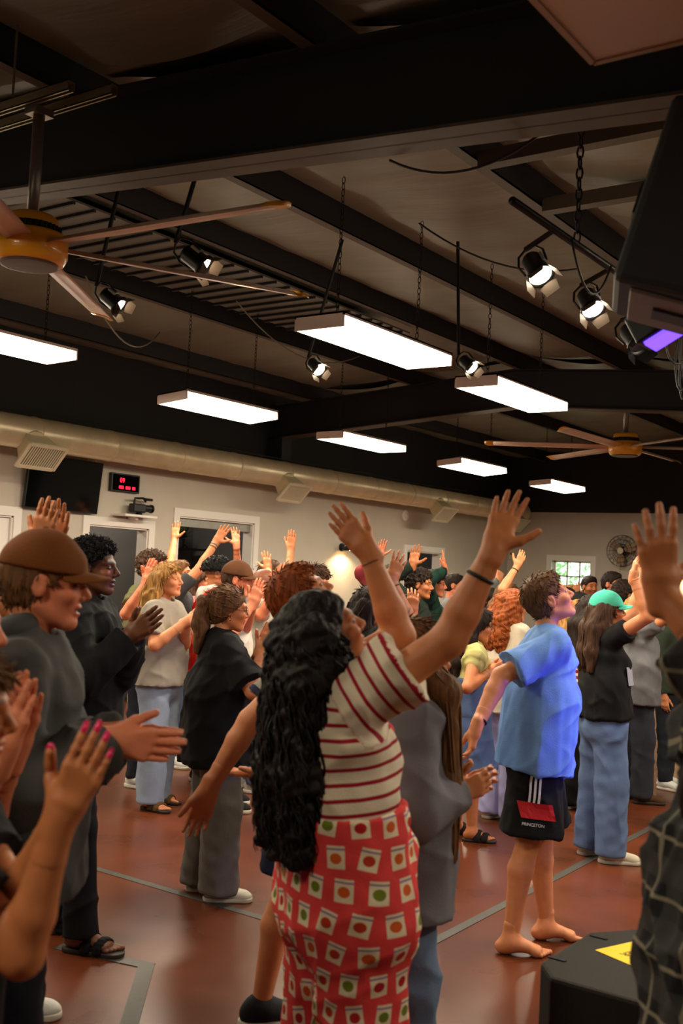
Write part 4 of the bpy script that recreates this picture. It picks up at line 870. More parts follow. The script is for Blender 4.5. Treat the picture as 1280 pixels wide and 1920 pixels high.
        lo = np.min([p.lo for op, p, _ in o if op == '+'], 0); hi = np.max([p.hi for op, p, _ in o if op == '+'], 0)
        sd_ = abs(hash(label)) % 9999 if 0 else (len(PEOPLE)*37+5)
        wr = topd.get('wrinkle', .006)
        def dispf(V):
            return 1.5*wr*(folds(V, sd_, sp)+.35*waves(V, sd_+1, 4, 60, 110, (1, 1, .6)))
        V, Q = solid(o, h_body*(.9 if near < 2 else 1), hemcut, lo=lo, hi=hi, disp=dispf)
        rl = V-hip; fab = np.stack([np.arctan2(rl@Ls, rl@Fs)*.17, rl@sp, np.zeros(len(V))], 1)
        for sd in segs:
            off_ = 0; best = np.full(len(V), 9.0); tv = np.zeros(len(V)); ta = np.zeros(len(V))
            for a0, b0 in segs[sd]:
                ab_ = b0-a0; ln = np.linalg.norm(ab_); u_ = ab_/ln; t = np.clip((V-a0)@u_, -.02, ln); dd = np.linalg.norm(V-a0-t[:, None]*u_, axis=1); x1 = nrm(np.cross(u_, sp+F*.1)); x2 = np.cross(u_, x1)
                m_ = dd < best; best[m_] = dd[m_]; tv[m_] = t[m_]+off_; ta[m_] = np.arctan2((V@x1-a0@x1)[m_], (V@x2-a0@x2)[m_])*.06; off_ += ln
            side = (V-arms[sd]['sh'])@nrm(arms[sd]['el']-arms[sd]['sh'])
            lat = (V-shz)@(-Ls*sd)
            m_ = (best < .085*k+e+.02) & (side > -.03) & (lat > shw*.72); fab[m_] = np.stack([ta, tv, np.ones(len(V))], 1)[m_]
        mt = cloth(topd['col'][0], topd['col'][1], topd['pat']); B.top = emit(topd.get('name', 'shirt'), V, Q, mt, T, fab=fab)
        B.top_seg = segs
        if topd.get('hood'):
            hm = cloth(topd['hood'][0], topd['hood'][1]); ho = []
            for i in range(9):
                a_ = -2.2+i*.55; ho.append(neck+sp*(.03-.02*math.cos(a_))*1.0-Fs*(.03+.055*math.cos(a_))*k+Ls*.085*k*math.sin(a_)+sp*.012)
            V, Q = solid([('+', Cone(ho[i], ho[i+1], .030*k, .030*k), .02) for i in range(8)]+[('+', Ell(neck-Fs*.085*k-sp*.02, np.stack([Fs, Ls, sp]), np.array([.05, .10, .075])*k), .03)], h_body, disp=lambda V: .005*waves(V, 3, 4, 40, 80)); emit('hood', V, Q, hm, B.top)
        if topd.get('collar'):
            hm = cloth(topd['collar'][0], topd['collar'][1]); pts = [neck+sp*.02+(Fs*math.cos(a_)*.062+Ls*math.sin(a_)*.066)*k+sp*.02*(-math.cos(a_)) for a_ in np.linspace(.35, 5.93, 12)]
            V, Q = solid([('+', Cone(pts[i]-sp*.02, pts[i+1]+sp*.012, .014, .012), .012) for i in range(11)], h_body*.7); emit('collar', V, Q, hm, B.top)
        if topd.get('trim'):
            hm = cloth(*topd['trim'])
            for sd in segs:
                a0, b0 = segs[sd][-1]; u_ = nrm(b0-a0); r_ = .054*k*ab+e+topd.get('wide', .012)+.003; V, Q = solid([('+', Cone(b0-u_*.022, b0+u_*.001, r_, r_+.001, True, flat_a=True), 0)], h_body*.6); emit('sleeve_trim', V, Q, hm, B.top)
    # --- bottom
    if botd['kind']:
        e = botd['fit']; A = lambda z: hip+sp*z*S; o = [('+', Cone(A(-.035), A(botd.get('rise', .065)), (.117*(1.05 if fem else 1)*bw)*k+e, (.105*bw)*k+e, True, Ls, q), .03)]
        if fem or botd.get('seat'): 
            for sd in (1, -1): o.append(('+', Ell(A(-.015)-F*.055*k-L*sd*.06*k, np.stack([F, L, UZ]), np.array([.075, .075, .085])*k*(.5+.5*bw)+e*.5), .03))
        kd = botd['kind']
        for sd in (1, -1):
            hj, kn, an, to = legp[sd]; rt = .088*k*ab+e
            if kd == 'shorts': en = hj+(kn-hj)*botd.get('len', .8); o.append(('+', Cone(hj, en, rt+.006, rt+botd.get('flare', .02), True), .035))
            elif kd == 'skirt': en = hj+(kn-hj)*botd.get('len', 1.5); o.append(('+', Cone(hj, en, rt+.012, rt+.05, True), .08))
            else:
                cw = botd['cuff']; en = an-UZ*(.030*k if cw > .075 else .008*k); kr = max(.062*k*ab+e, (rt+cw)*.5 if cw > .075 else 0)
                o += [('+', Cone(hj, kn, rt, kr), .03), ('+', Cone(kn, en, kr, cw*k+e*.3, True), .025)]
        sd_ = len(PEOPLE)*53+11; wr = botd.get('wrinkle', .005)
        V, Q = solid(o, h_body*(1 if near < 2 else 1.1), disp=lambda V: 1.4*wr*(folds(V, sd_, UZ)+.35*waves(V, sd_+3, 4, 60, 100)))
        rl = V-hip; fab = np.stack([np.arctan2(rl@L, rl@F)*.17, rl[:, 2], np.zeros(len(V))], 1)
        B.bot = emit(botd.get('name', {'shorts': 'shorts', 'skirt': 'skirt'}.get(kd, 'trousers')), V, Q, cloth(botd['col'][0], botd['col'][1], botd.get('pat')), T, fab=fab)
        if botd.get('bib'):                            # overalls: bib or back panel and straps
            V, Q = solid([('+', Cone(A(.02), A(botd['bib']), .124*bw*k+topd['fit']+.022, .108*bw*k+topd['fit']+.02, True, Ls, q+.04), .02)], h_body, disp=lambda V: .004*waves(V, sd_, 4, 25, 50))
            rl = V-hip; fab = np.stack([np.arctan2(rl@L, rl@F)*.17, rl[:, 2], np.zeros(len(V))], 1)
            if botd.get('scoop'):
                pass
            emit('bib', V, Q, cloth(botd['col'][0], botd['col'][1], botd.get('pat')), B.bot, fab=fab)
            for s in (1, -1):
                pts = [A(botd['bib']-.02)+Fs*.085*k+Ls*s*.075*k, A(.235)+Fs*.10*k+Ls*s*.085*k, neck-sp*.004*S+Ls*s*.085*k+sp*.02, A(.23)-Fs*.10*k+Ls*s*.075*k, A(botd['bib']-.03)-Fs*.085*k+Ls*s*.05*k]
                V, Q = solid([('+', Cone(pts[i], pts[i+1], .020, .020, L=sp if i in (1, 2) else Ls, q=.8), .01) for i in range(4)], h_body*.8); emit('strap', V, Q, cloth(botd['col'][0], botd['col'][1]), B.bot)
        if botd.get('straps'):
            for s in (1, -1):
                pts = [A(.075)+Fs*.10*k+Ls*s*.085*k, A(.235)+Fs*.115*k+Ls*s*.085*k, neck-sp*.004*S+Ls*s*.085*k+sp*.02, A(.23)-Fs*.105*k+Ls*s*.075*k, A(.075)-Fs*.105*k+Ls*s*.05*k]
                V, Q = solid([('+', Cone(pts[i], pts[i+1], .020, .020, L=sp if i in (1, 2) else Ls, q=.8), .01) for i in range(4)], h_body*.8); emit('strap', V, Q, cloth(botd['col'][0]+'_strap', botd['col'][1]), B.bot)
    # --- shoes
    st = shoes[0]
    if st not in ('bare',) and shoes:
        sm = cloth('shoe%02d%02d%02d' % tuple(int(99*c) for c in shoes[1]), shoes[1]); so = mat('sole_white', (.80, .78, .72), .6) if st == 'sneaker' else mat('sole_dark', (.16, .12, .09), .7)
        for sd in (1, -1):
            hj, kn, an, to = legp[sd]; si = np.cross(UZ, to); g = an*np.array([1, 1, 0]); fk = k*(.95 if fem else 1.02); Rf = np.stack([to, si, UZ]); P_ = lambda f, s_, z: g+(to*f+si*s_+UZ*z)*fk
            if st in ('sneaker', 'boot'):
                o = [('+', Ell(P_(-.028, 0, .048), Rf, np.array([.050, .040, .050])*fk), .02), ('+', Cone(P_(-.01, 0, .075 if st == 'sneaker' else .12), P_(.015, 0, .06), .043*fk, .042*fk), .02), ('+', Cone(P_(.02, 0, .062), P_(.15, 0, .034), .042*fk, .030*fk, L=si, q=.8), .03), ('+', Ell(P_(.15, 0, .030), Rf, np.array([.055, .045, .030])*fk), .02)]
                V, Q = solid(o, h_fine*1.5); V[:, 2] = np.maximum(V[:, 2], .012); s_ = emit('shoe', V, Q, sm, T)
                V, Q = solid([('+', Cone(P_(-.035, 0, .014), P_(.05, 0, .014), .047*fk, .044*fk), .01), ('+', Cone(P_(.05, 0, .014), P_(.16, 0, .014), .044*fk, .048*fk), .01)], h_fine*1.6)
                V[:, 2] = np.clip(V[:, 2], .001, .026*fk); emit('sole', V, Q, so, s_)
                if near < 2 and st == 'sneaker':
                    for j in range(4): MB_ = MB().tube([P_(.045+.02*j, -.028, .076-.009*j), P_(.05+.02*j, 0, .092-.010*j), P_(.045+.02*j, .028, .076-.009*j)], .004, 5); l_ = T.location; MB_.v = [(x-l_[0], y-l_[1], z-l_[2]) for x, y, z in MB_.v]; MB_.build('lace', mat('lace', (.75, .74, .7), .8), s_, True)
            else:
                V, Q = solid([('+', Cone(P_(-.035, 0, .014), P_(.06, 0, .014), .040*fk, .040*fk), .01), ('+', Cone(P_(.06, 0, .014), P_(.15, 0, .014), .040*fk, .046*fk), .01)], h_fine*1.6)
                V[:, 2] = np.clip(V[:, 2], .001, .020*fk); s_ = emit('sandal', V, Q, so if st == 'sandal' else sm, T)
                for f0, w_ in ((.05, .03), (.105, .026)):
                    pts = [P_(f0+.01*math.cos(t_), .043*math.cos(t_), .018+.056*math.sin(t_)*(1.15 if f0 < .1 else .8)) for t_ in np.linspace(0, math.pi, 9)]
                    V, Q = solid([('+', Cone(pts[i], pts[i+1], .010, .010, L=to, q=.45), .005) for i in range(8)], h_fine*1.3); emit('strap', V, Q, sm, s_)
    # --- hair
    B.capped = bool(cap)
    if hair: make_hair(B, hair, near, T)
    if cap: make_cap(B, cap, near, T)
    if glasses:
        g = MB(); l_ = T.location
        for s in (1, -1): g.torus(Hp(.094, s*.032, .004), .019*hk, .0016, hf2, 20, 5, 1.15, .95); g.tube([Hp(.092, s*.052, .008), Hp(.05, s*.075, .008), Hp(-.02, s*.081, .008)], .0016, 5)
        g.tube([Hp(.094, -.012, .008), Hp(.097, 0, .010), Hp(.094, .012, .008)], .0016, 5)
        g.v = [(x-l_[0], y-l_[1], z-l_[2]) for x, y, z in g.v]; g.build('glasses', mat('glasses_frame', (.25, .2, .17), .3, .5), T, True)
    for ex in extras: ex(B)
    PEOPLE.append(B); return B
def local(B, mb): l_ = B.T.location; mb.v = [(x-l_[0], y-l_[1], z-l_[2]) for x, y, z in mb.v]; return mb
def band(sd, frac=.06, r=.031, t=.006, name='wristband', col=(.06, .06, .06)):      # a band round the wrist
    def f(B):
        a = B.arms[sd]; u_ = nrm(a['w']-a['el']); c = a['w']-u_*frac; local(B, mb := MB().torus(c, r*B.k, t, u_, 24, 6)); mb.build(name, mat('band%02d%02d%02d' % tuple(int(99*x) for x in col), col, .6), B.T, True)
    return f
def nails(sd, col):
    def f(B):
        for p, d, n, r in B.tips[sd]:
            e = Ell(p-n*r*.62+d*r*.30, np.stack([d, nrm(np.cross(n, d)), n]), np.array([r*1.05, r*.72, r*.32])); V, Q = solid([('+', e, 0)], .0016); emit('fingernail', V, Q, mat('nail_polish', col, .2), B.T)
    return f
def make_hair(B, hair, near, T):
    style, cn = hair[0], hair[1]; ln = hair[2] if len(hair) > 2 else .3; hk, Hp, HR = B.hk, B.Hp, B.HR; hm = hair_mat(cn, HAIRS[cn]); h = {0: .0045, 1: .006, 2: .0085, 3: .010}[near]
    f, l, u = HR
    if style == 'none' or style == 'buzz': return
    e = {'short': .013, 'fade': .026, 'spiky': .024, 'curlyshort': .026, 'bangs': .015}.get(style, .015)
    n = nrm(f*.75-u*.66); p0 = Hp(.078 if style != 'fade' else .07, 0, .064 if style != 'bangs' else .04)
    ear = [Hp(0, s*.08, -.008) for s in (1, -1)]
    def post(D, ax):
        X, Y, Z = ax[0][:, None, None], ax[1][None, :, None], ax[2][None, None, :]
        cut = (X-p0[0])*n[0]+(Y-p0[1])*n[1]+(Z-p0[2])*n[2]
        D = -smin(-D, -cut, .012)
        if B.capped: D = np.maximum(D, (X-HO_[0])*u[0]+(Y-HO_[1])*u[1]+(Z-HO_[2])*u[2]-.052*hk).astype(np.float32)
        if style in ('short', 'spiky', 'curlyshort', 'fade'):
            up = (X-HO_[0])*u[0]+(Y-HO_[1])*u[1]+(Z-HO_[2])*u[2]; fd = (X-HO_[0])*f[0]+(Y-HO_[1])*f[1]+(Z-HO_[2])*f[2]
            low = (-.055 if style != 'fade' else .03)*hk-up+(.9*np.maximum(fd+.035*hk, 0) if style != 'fade' else 0)*.5; D = -smin(-D, -low, .012)
        return D
    HO_ = B.HO; sh_ = style in ('short', 'spiky', 'curlyshort', 'fade')
    o = [('+', Ell(Hp(-.014, 0, .036), HR, (np.array([.096, .077, .086])+np.array([e, e*(.45 if sh_ else 1), e]))*hk), .01), ('+', Ell(Hp(-.035, 0, -.01), HR, (np.array([.068, .066, .07])+e*(.35 if sh_ else .7))*hk), .02)]
    if style in ('short', 'spiky', 'curlyshort', 'fade', 'bangs'): o.append(('+', Ell(Hp(.03, 0, .088), HR, np.array([.055, .058, .028+e*.6])*hk), .02))
    if sh_:
        for s_ in (1, -1): o.append(('-', Ell(Hp(.004, s_*.084, -.004), HR, np.array([.026, .022, .036])*hk), .006))
    amp = {'spiky': .008, 'curlyshort': .009, 'fade': .007}.get(style, .0035)
    def disp(V):
        if style in ('curlyshort', 'fade', 'curly', 'bigcurly'): return amp*1.6*waves(V, 9, 6, 150, 260)
        return amp*(waves(V, 9, 5, 120, 240, (1, 1, .25))+.6*waves(V, 5, 4, 50, 90))
    parts = [solid(o, h, post, disp=disp)]
    dn = -UZ; back = -B.Fs
    if style in ('long', 'wavy', 'bigcurly', 'bangs', 'half'):
        lk = []; w0 = {'bigcurly': 1.5, 'wavy': 1.15}.get(style, 1.0)
        nape = B.neck+back*.075*B.k+UZ*.05
        for s, st, r in ((0, -.085, .05), (1, -.055, .045), (-1, -.055, .045), (1.5, -.02, .032), (-1.5, -.02, .032)):
            a = Hp(st, np.sign(s)*min(abs(s), 1.12)*.062, .03); b_ = nape+B.Ls*s*.062*B.k+(back*.02 if abs(s) < 1.2 else B.Fs*(.16 if 'front' in hair else .045)+B.Ls*np.sign(s)*(.02 if 'front' in hair else 0)); c = b_+dn*ln+back*.02*(1 if abs(s) < 1.2 else -1.5)+B.Ls*s*.025*w0
            lk += [Cone(a, b_, r*w0*hk, r*w0*(1.4 if 'front' in hair and abs(s) > 1.2 else 1.02)*hk), Cone(b_, b_+(c-b_)*.55, r*w0*(1.4 if 'front' in hair and abs(s) > 1.2 else 1.05)*hk, r*w0*(1.25 if 'front' in hair else 1)*hk), Cone(b_+(c-b_)*.55, c, r*w0*(1.25 if 'front' in hair else 1)*hk, r*.55*w0*hk)]
        oo = [('+', c_, .03) for c_ in lk]; a2 = {'bigcurly': .013, 'wavy': .008}.get(style, .0045)
        def d2(V):
            if style == 'bigcurly': return a2*(waves(V, 4, 6, 80, 150)+.5*waves(V, 8, 5, 170, 260))
            z = V[:, 2]; Vw = V+np.stack([np.sin(z*28), np.cos(z*25), 0*z], 1)*(.012 if style == 'wavy' else .003); return a2*(waves(Vw, 4, 6, 130, 260, (1, 1, .06))*1.3+.8*waves(Vw, 6, 4, 60, 100, (1, 1, .1)))
        parts.append(solid(oo, h*1.1, disp=d2)); B.locks = lk
    if style == 'ponytail':
        a = Hp(-.105, 0, .055); b_ = Hp(-.145, 0, .03); c = Hp(-.15, 0, -.06)+dn*.03; d_ = c+dn*ln*.6+back*.01
        parts.append(solid([('+', Cone(a, b_, .022*hk, .034*hk), .02), ('+', Cone(b_, c, .036*hk, .046*hk), .02), ('+', Cone(c, d_, .046*hk, .02*hk), .02)], h, disp=lambda V: .009*waves(V+np.stack([np.sin(V[:, 2]*45), np.cos(V[:, 2]*45), 0*V[:, 2]], 1)*.012, 4, 6, 90, 200, (1, 1, .25))))
        tie = local(B, MB().torus(Hp(-.108, 0, .055), .021*hk, .007, -f, 18, 6)); tie.build('hair_tie', M_can, T, True)
    if style == 'bun': parts.append(solid([('+', Ell(Hp(-.11, 0, .06), HR, np.array([.045, .045, .045])*hk), .01)], h, disp=disp))
    V, Q = join(parts); B.hair = emit('hair', V, Q, hm, T)
    nt_ = {0: 1500, 1: 650, 2: 200, 3: 0}[near]
    if nt_ and style != 'bigcurly':                  # short tapered tufts combed along the flow
        V0, Q0 = parts[0]; N0 = vnormals(V0, Q0); R_ = np.random.RandomState(21); pick = R_.randint(0, len(V0), nt_); crown = Hp(-.045, 0, .12); mb = MB()
        ok_ = (N0[pick]@f < .75) | ((V0[pick]-B.HO)@u > .07*hk); pick = pick[ok_]
        for i in pick:
            n_ = N0[i]; away = V0[i]-crown if style != 'ponytail' else Hp(-.11, 0, .055)-V0[i]; tg = nrm(away-n_*(away@n_)+R_.randn(3)*.012)
            if style in ('curlyshort', 'fade'): tg = nrm(R_.randn(3)); tg = nrm(tg-n_*(tg@n_)); ln_, lift = .016, .9
            elif style == 'spiky': ln_, lift = .032, .75
            elif style in ('short', 'bangs'): ln_, lift = .026, .10
            else: ln_, lift = .045, .06
            ln_ *= R_.uniform(.7, 1.25); p = V0[i]-n_*.004
            if B.capped and (p-B.HO)@u > .03*hk: continue
            mb.tube([p, p+(tg+n_*lift)*ln_*.5, p+(tg+n_*lift*.55)*ln_], [.0032, .0028, .0007], 4, False)
        if mb.v: local(B, mb).build('hair_tufts', hm, B.hair, True)
    # loose strands over the mass for the nearer heads
    ns = {0: 150, 1: 70, 2: 0, 3: 0}[near]
    if style in ('long', 'wavy', 'bigcurly', 'bangs', 'half') and ns and style != 'bigcurly':
        R_ = random.Random(11); mb = MB()
        for i in range(ns):
            j = R_.randrange(5)*3; tri = B.locks[j:j+3]; an = R_.uniform(0, 6.28); pts = []
            for t in np.linspace(0, 1, 12):
                seg = tri[0] if t < .3 else (tri[1] if t < .65 else tri[2]); tt = t/.3 if t < .3 else ((t-.3)/.35 if t < .65 else (t-.65)/.35)
                c = seg.a+(seg.b-seg.a)*tt; r = (seg.ra+(seg.rb-seg.ra)*tt)*(1.04+.05*math.sin(i)); a2 = an+(.9*math.sin(t*7+i) if style == 'wavy' else .15*math.sin(t*5+i))
                ax_ = nrm(seg.b-seg.a); x1 = nrm(np.cross(ax_, B.F)); x2 = np.cross(ax_, x1); pts.append(c+(x1*math.cos(a2)+x2*math.sin(a2))*r)
            mb.tube(pts, [.0035]*10+[.0025, .001], 4)
        local(B, mb).build('hair_strands', hm, B.hair, True)
    if style == 'bigcurly':
        R_ = random.Random(5); mb = MB(); nst = {0: 750, 1: 260, 2: 80, 3: 0}[near]
        for i in range(nst):
            j = R_.randrange(5)*3; tri = B.locks[j:j+3]; an = R_.uniform(0, 6.28); pts = []; ph = R_.uniform(0, 6.28); t0 = R_.uniform(0, .35); t1 = R_.uniform(.75, 1.08); cr = R_.uniform(.006, .013); fr = R_.uniform(26, 40); dep = R_.uniform(.8, 1.12)
            for t in np.linspace(t0, t1, 26):
                tq = min(t, 1); seg = tri[0] if tq < .3 else (tri[1] if tq < .65 else tri[2]); tt = tq/.3 if tq < .3 else ((tq-.3)/.35 if tq < .65 else (tq-.65)/.35)
                c = seg.a+(seg.b-seg.a)*tt-UZ*max(0, t-1)*ln; r = (seg.ra+(seg.rb-seg.ra)*tt)*dep; ax_ = nrm(seg.b-seg.a); x1 = nrm(np.cross(ax_, B.F)); x2 = np.cross(ax_, x1)
                pts.append(c+(x1*math.cos(an)+x2*math.sin(an))*r+x1*cr*math.sin(fr*t+ph)+x2*cr*math.cos(fr*t+ph))
            mb.tube(pts, [.0036]*22+[.003, .0025, .0018, .0008], 4)
        local(B, mb).build('hair_curls', hm, B.hair, True)
def make_cap(B, cap, near, T):
    hk, Hp, HR = B.hk, B.Hp, B.HR; f, l, u = HR; name, col = cap[0], cap[1]; back_ = len(cap) > 2 and cap[2] == 'back'; m = cloth('cap_'+name, col); h = {0: .0045, 1: .006, 2: .008, 3: .010}[near]; sg = -1 if back_ else 1
    HO_ = Hp(0, 0, .038); nn = nrm(u+f*.10*sg)
    def post(D, ax):
        X, Y, Z = ax[0][:, None, None], ax[1][None, :, None], ax[2][None, None, :]; return -smin(-D, (X-HO_[0])*nn[0]+(Y-HO_[1])*nn[1]+(Z-HO_[2])*nn[2], .004)
    V, Q = solid([('+', Ell(Hp(-.010, 0, .038), HR, np.array([.114, .094, .108])*hk), .01)], h, post, disp=lambda V: .0025*waves(V, 2, 4, 40, 80)); c = emit('cap', V, Q, m, T)
    def post2(D, ax):
        X, Y, Z = ax[0][:, None, None], ax[1][None, :, None], ax[2][None, None, :]; rx, ry, rz = X-Hp(0, 0, 0)[0], Y-Hp(0, 0, 0)[1], Z-Hp(0, 0, 0)[2]
        ff = (rx*f[0]+ry*f[1]+rz*f[2])*sg/hk; ll = (rx*l[0]+ry*l[1]+rz*l[2])/hk; uu = (rx*u[0]+ry*u[1]+rz*u[2])/hk
        d = np.maximum(np.sqrt((np.maximum(ff-.06, 0)/1.28)**2+ll**2)-.082, .05-ff); sheet = np.abs(uu-(.040-.16*(ff-.08)-4.2*ll*ll))-.0035
        return (np.maximum(d, sheet)*hk).astype(np.float32)
    c0 = Hp(.115*sg, 0, .02); V, Q = solid([('+', Ell(c0, HR, np.array([.09, .10, .06])*hk), 0)], max(.0022, h*.42), post2); emit('brim', V, Q, m, c)
    V, Q = solid([('+', Ell(Hp(-.010, 0, .146), HR, np.array([.009, .009, .006])*hk), 0)], .003); emit('button', V, Q, m, c)
    if not back_ and len(cap) > 2 and cap[2] is not None:
        txt, tc, pc = cap[2]; z_ = u*math.cos(.35)-f*math.sin(.35); y_ = nrm(z_); nx = nrm(f*math.cos(.35)+u*math.sin(.35)); p = Hp(.100, 0, .082)+nx*.004; X_ = l*1.0
        M = Matrix(((X_[0], y_[0], nx[0], p[0]), (X_[1], y_[1], nx[1], p[1]), (X_[2], y_[2], nx[2], p[2]), (0, 0, 0, 1)))
        w_, h_ = (.020, .014) if txt else (.034, .014); MB().box((-w_, -h_, -.006), (w_, h_, .001)).build('patch', mat('cap_patch%02d%02d' % (int(pc[0]*99), int(pc[2]*99)), pc, .7, noise=.3, scale=200), c, bevel=.0015, M=M)
        if txt: text(txt, .022*hk, M @ Matrix.Translation((0, 0, .0015)), mat('cap_text%02d' % int(tc[0]*99), tc, .6), c, 'lettering', .0006)
def decal(B, obj, x, y, fn):                          # put a small worn thing on the cloth at the spot the photo shows it
    me = obj.data; n = len(me.vertices); co = np.empty(n*3, np.float32); me.vertices.foreach_get('co', co); co = co.reshape(-1, 3).astype(float)+np.array(B.T.location)
    no = np.empty(n*3, np.float32); me.vertices.foreach_get('normal', no); no = no.reshape(-1, 3).astype(float); v = co-CAMP; t = v@FW; sx = 640+FPX*(v@RT)/t; sy = 960-FPX*(v@UPV)/t
    fc = (no*v).sum(1) < 0; m_ = np.where(fc, (sx-x)**2+(sy-y)**2, 1e9); i = int(m_.argmin()); N = nrm(no[i]); Y_ = nrm(UZ-N*(UZ@N)); X_ = np.cross(Y_, N); p = co[i]+N*.004
    fn(Matrix(((X_[0], Y_[0], N[0], p[0]), (X_[1], Y_[1], N[1], p[1]), (X_[2], Y_[2], N[2], p[2]), (0, 0, 0, 1))), obj)
# ================================================================ the crowd
def fr(th): return RT*math.cos(th)-FW*math.sin(th)          # heading: right in the photo, th > 0 turned towards the camera
PALM = {'c': -FW, 'a': FW, 'r': RT, 'l': -RT, 'd': -UZ, 'u': UZ}
def up(wx, wy, t, tx, ty, n='a', pose='open', dt=0, el=None):
    d = dict(w=at(wx, wy, t), tip=at(tx, ty, t+dt), n=PALM[n] if isinstance(n, str) else n, pose=pose)
    if el is not None: d['el'] = el
    return d
def P(label, hx, ty, t, th, lean=(0, 0), S=None, **kw):
    p = at(hx, ty, t); S = S or p[2]-.015; F = nrm(np.array([*fr(th)[:2], 0])); L = np.cross(UZ, F)
    pos = p[:2]-(F*lean[0]+L*lean[1])[:2]*.44*S-F[:2]*.02
    return person(label, pos, F, S, lean=lean, **kw)
def C_(x, y, t, th, dirv=None, gap=.022, pose='clap'):
    F = nrm(fr(th)*np.array([1, 1, 0])); return dict(at=at(x, y, t), dir=dirv if dirv is not None else F*.55+UZ*.85, gap=gap, pose=pose)
JEANS = ('jeans', (.36, .43, .54)); LJEANS = ('light_jeans', (.56, .62, .70)); BLACKP = ('black_trousers', (.055, .055, .06)); KHAKI = ('khaki', (.55, .48, .37)); NAVY = ('navy', (.10, .13, .24)); BLKT = ('black_tee', (.05, .05, .055)); GREYT = ('grey_tee', (.60, .57, .52)); WHITET = ('white_tee', (.80, .77, .72))
# ---- foreground
P('curly haired woman in striped tee and red printed overalls, both arms raised', 622, 1140, 2.78, -.45, lean=(-.13, 0), S=1.63, fem=True, skin='tan', hair=('bigcurly', 'darkest', .42), head=(-.12, .42, 0), near=0, build=1.2,
  armR=up(926, 1030, 2.62, 968, 905, 'c', 'open', .06, el=-UZ+RT*.4), armL=up(690, 1035, 2.95, 628, 962, 'a', 'flat', .02, el=RT*.7-UZ*.4),
  top=dict(col=('cream_stripe', (.84, .79, .70)), pat=('stripe', (.58, .06, .14), .036, .26), sleeve='short', slen=.55, fit=.012, loose=.006, wide=.03, wrinkle=.007, hem=.09, flare=.88),
  bottom=dict(kind='pants', col=('packet_print', (.86, .26, .26)), pat=('packets',), fit=.036, cuff=.085, rise=.13, straps=.085, seat=True, wrinkle=.006, name='overalls'), shoes=('sneaker', (.8, .78, .72)), mouth=.5,
  extras=(band(1, .075, .034, .006, 'hair_tie', (.05, .05, .05)), band(-1, .03, .030, .0025, 'bracelet', (.45, .25, .12))))
P('young man in brown cap and grey hoodie clapping at the left edge', 82, 1003, 2.78, -.12, S=1.73, skin='pink', hair=('short', 'light'), cap=('brown', (.45, .25, .09)), near=0, head=(.05, -.02, 0),
  clap=C_(272, 1392, 2.62, -.1, RT*.95-UZ*.12+FW*.1, .03), top=dict(col=('dark_grey_hoodie', (.27, .27, .27)), sleeve='long', hem=-.05, fit=.022, loose=.03, wide=.03, hood=('dark_grey_hoodie', (.27, .27, .27)), wrinkle=.008, name='hoodie'), bottom=dict(col=('dark_jeans', (.12, .13, .17))), mouth=.4)
P('man with curly faded hair in black fleece jacket clapping', 178, 996, 4.75, .12, S=1.76, skin='brown', hair=('fade', 'black'), near=0, head=(0, .05, 0), clap=C_(272, 1172, 4.55, .12, fr(.1)*.75+UZ*.6, .02),
  top=dict(col=('black_fleece', (.035, .037, .05)), sleeve='long', hem=-.04, fit=.022, loose=.03, wide=.026, collar=('black_fleece', (.035, .037, .05)), wrinkle=.006, name='fleece_jacket'), bottom=dict(col=BLACKP, cuff=.07), shoes=('sandal', (.05, .05, .05)), mouth=.4,
  legs={1: (.10, .10, .1), -1: (-.1, .10, .2)})
P('woman with pink nails and long hair clapping at the bottom left', -82, 1240, 1.88, -.15, S=1.50, fem=True, skin='tan', hair=('long', 'light', .34), near=0, head=(-.15, 0, 0), clap=dict(at=at(152, 1452, 1.74), dir=RT*.38+UZ*.9, gap=.022, el=-UZ*1.2+RT*.15, pose='clap'),
  top=dict(col=BLKT, sleeve='short', fit=.012, loose=.012), bottom=dict(col=NAVY), extras=(nails(1, (.93, .14, .42)), nails(-1, (.93, .14, .42)), band(1, .10, .028, .0015, 'bracelet', (.8, .65, .4))))
P('person mostly outside the left edge, nose and clapping hand in view', -84, 1085, 2.29, .1, S=1.63, build=.9, skin='pink', hair=('short', 'brown'), near=1, clap=dict(at=at(30, 1345, 2.17), dir=RT*.2+UZ*.95, gap=.03, el=-UZ), top=dict(col=GREYT), bottom=dict(col=JEANS))
P('ginger haired man in grey ringer tee with arms spread low', 590, 1082, 3.9, -.1, lean=(-.04, 0), S=1.70, skin='fair', hair=('short', 'ginger'), near=0, head=(0, .62, 0), mouth=.3,
  armR=up(392, 1478, 3.62, 368, 1545, 'c', 'relax', .0, el=-fr(-.1)*.6+UZ*.2), armL=dict(w=at(492, 1452, 4.15), tip=at(440, 1447, 4.15), n=UZ, pose='open', el=-fr(-.1)),
  top=dict(col=('light_grey_tee', (.60, .57, .52)), sleeve='short', slen=.75, fit=.014, loose=.02, trim=('navy_trim', (.11, .13, .24))), bottom=dict(kind='shorts', col=NAVY, len=.85), shoes=('sneaker', (.15, .16, .18)), legs={1: (.05, .10, .1), -1: (-.12, .1, .2)})
P('woman with long brown hair in grey hoodie, hands clasped, behind the striped tee', 778, 1160, 3.3, -.2, S=1.53, fem=True, skin='fair', hair=('long', 'light', .48, 'front'), near=0, head=(-.1, 0, 0), clap=dict(at=at(893, 1470, 3.22), dir=RT*.8+UZ*.35, gap=.018, pose='cup'),
  top=dict(col=('grey_hoodie', (.40, .39, .42)), sleeve='long', hem=-.09, fit=.02, loose=.03, wide=.03, wrinkle=.005, name='hoodie'), bottom=dict(col=JEANS, cuff=.08), shoes=('sandal', (.2, .14, .1)))
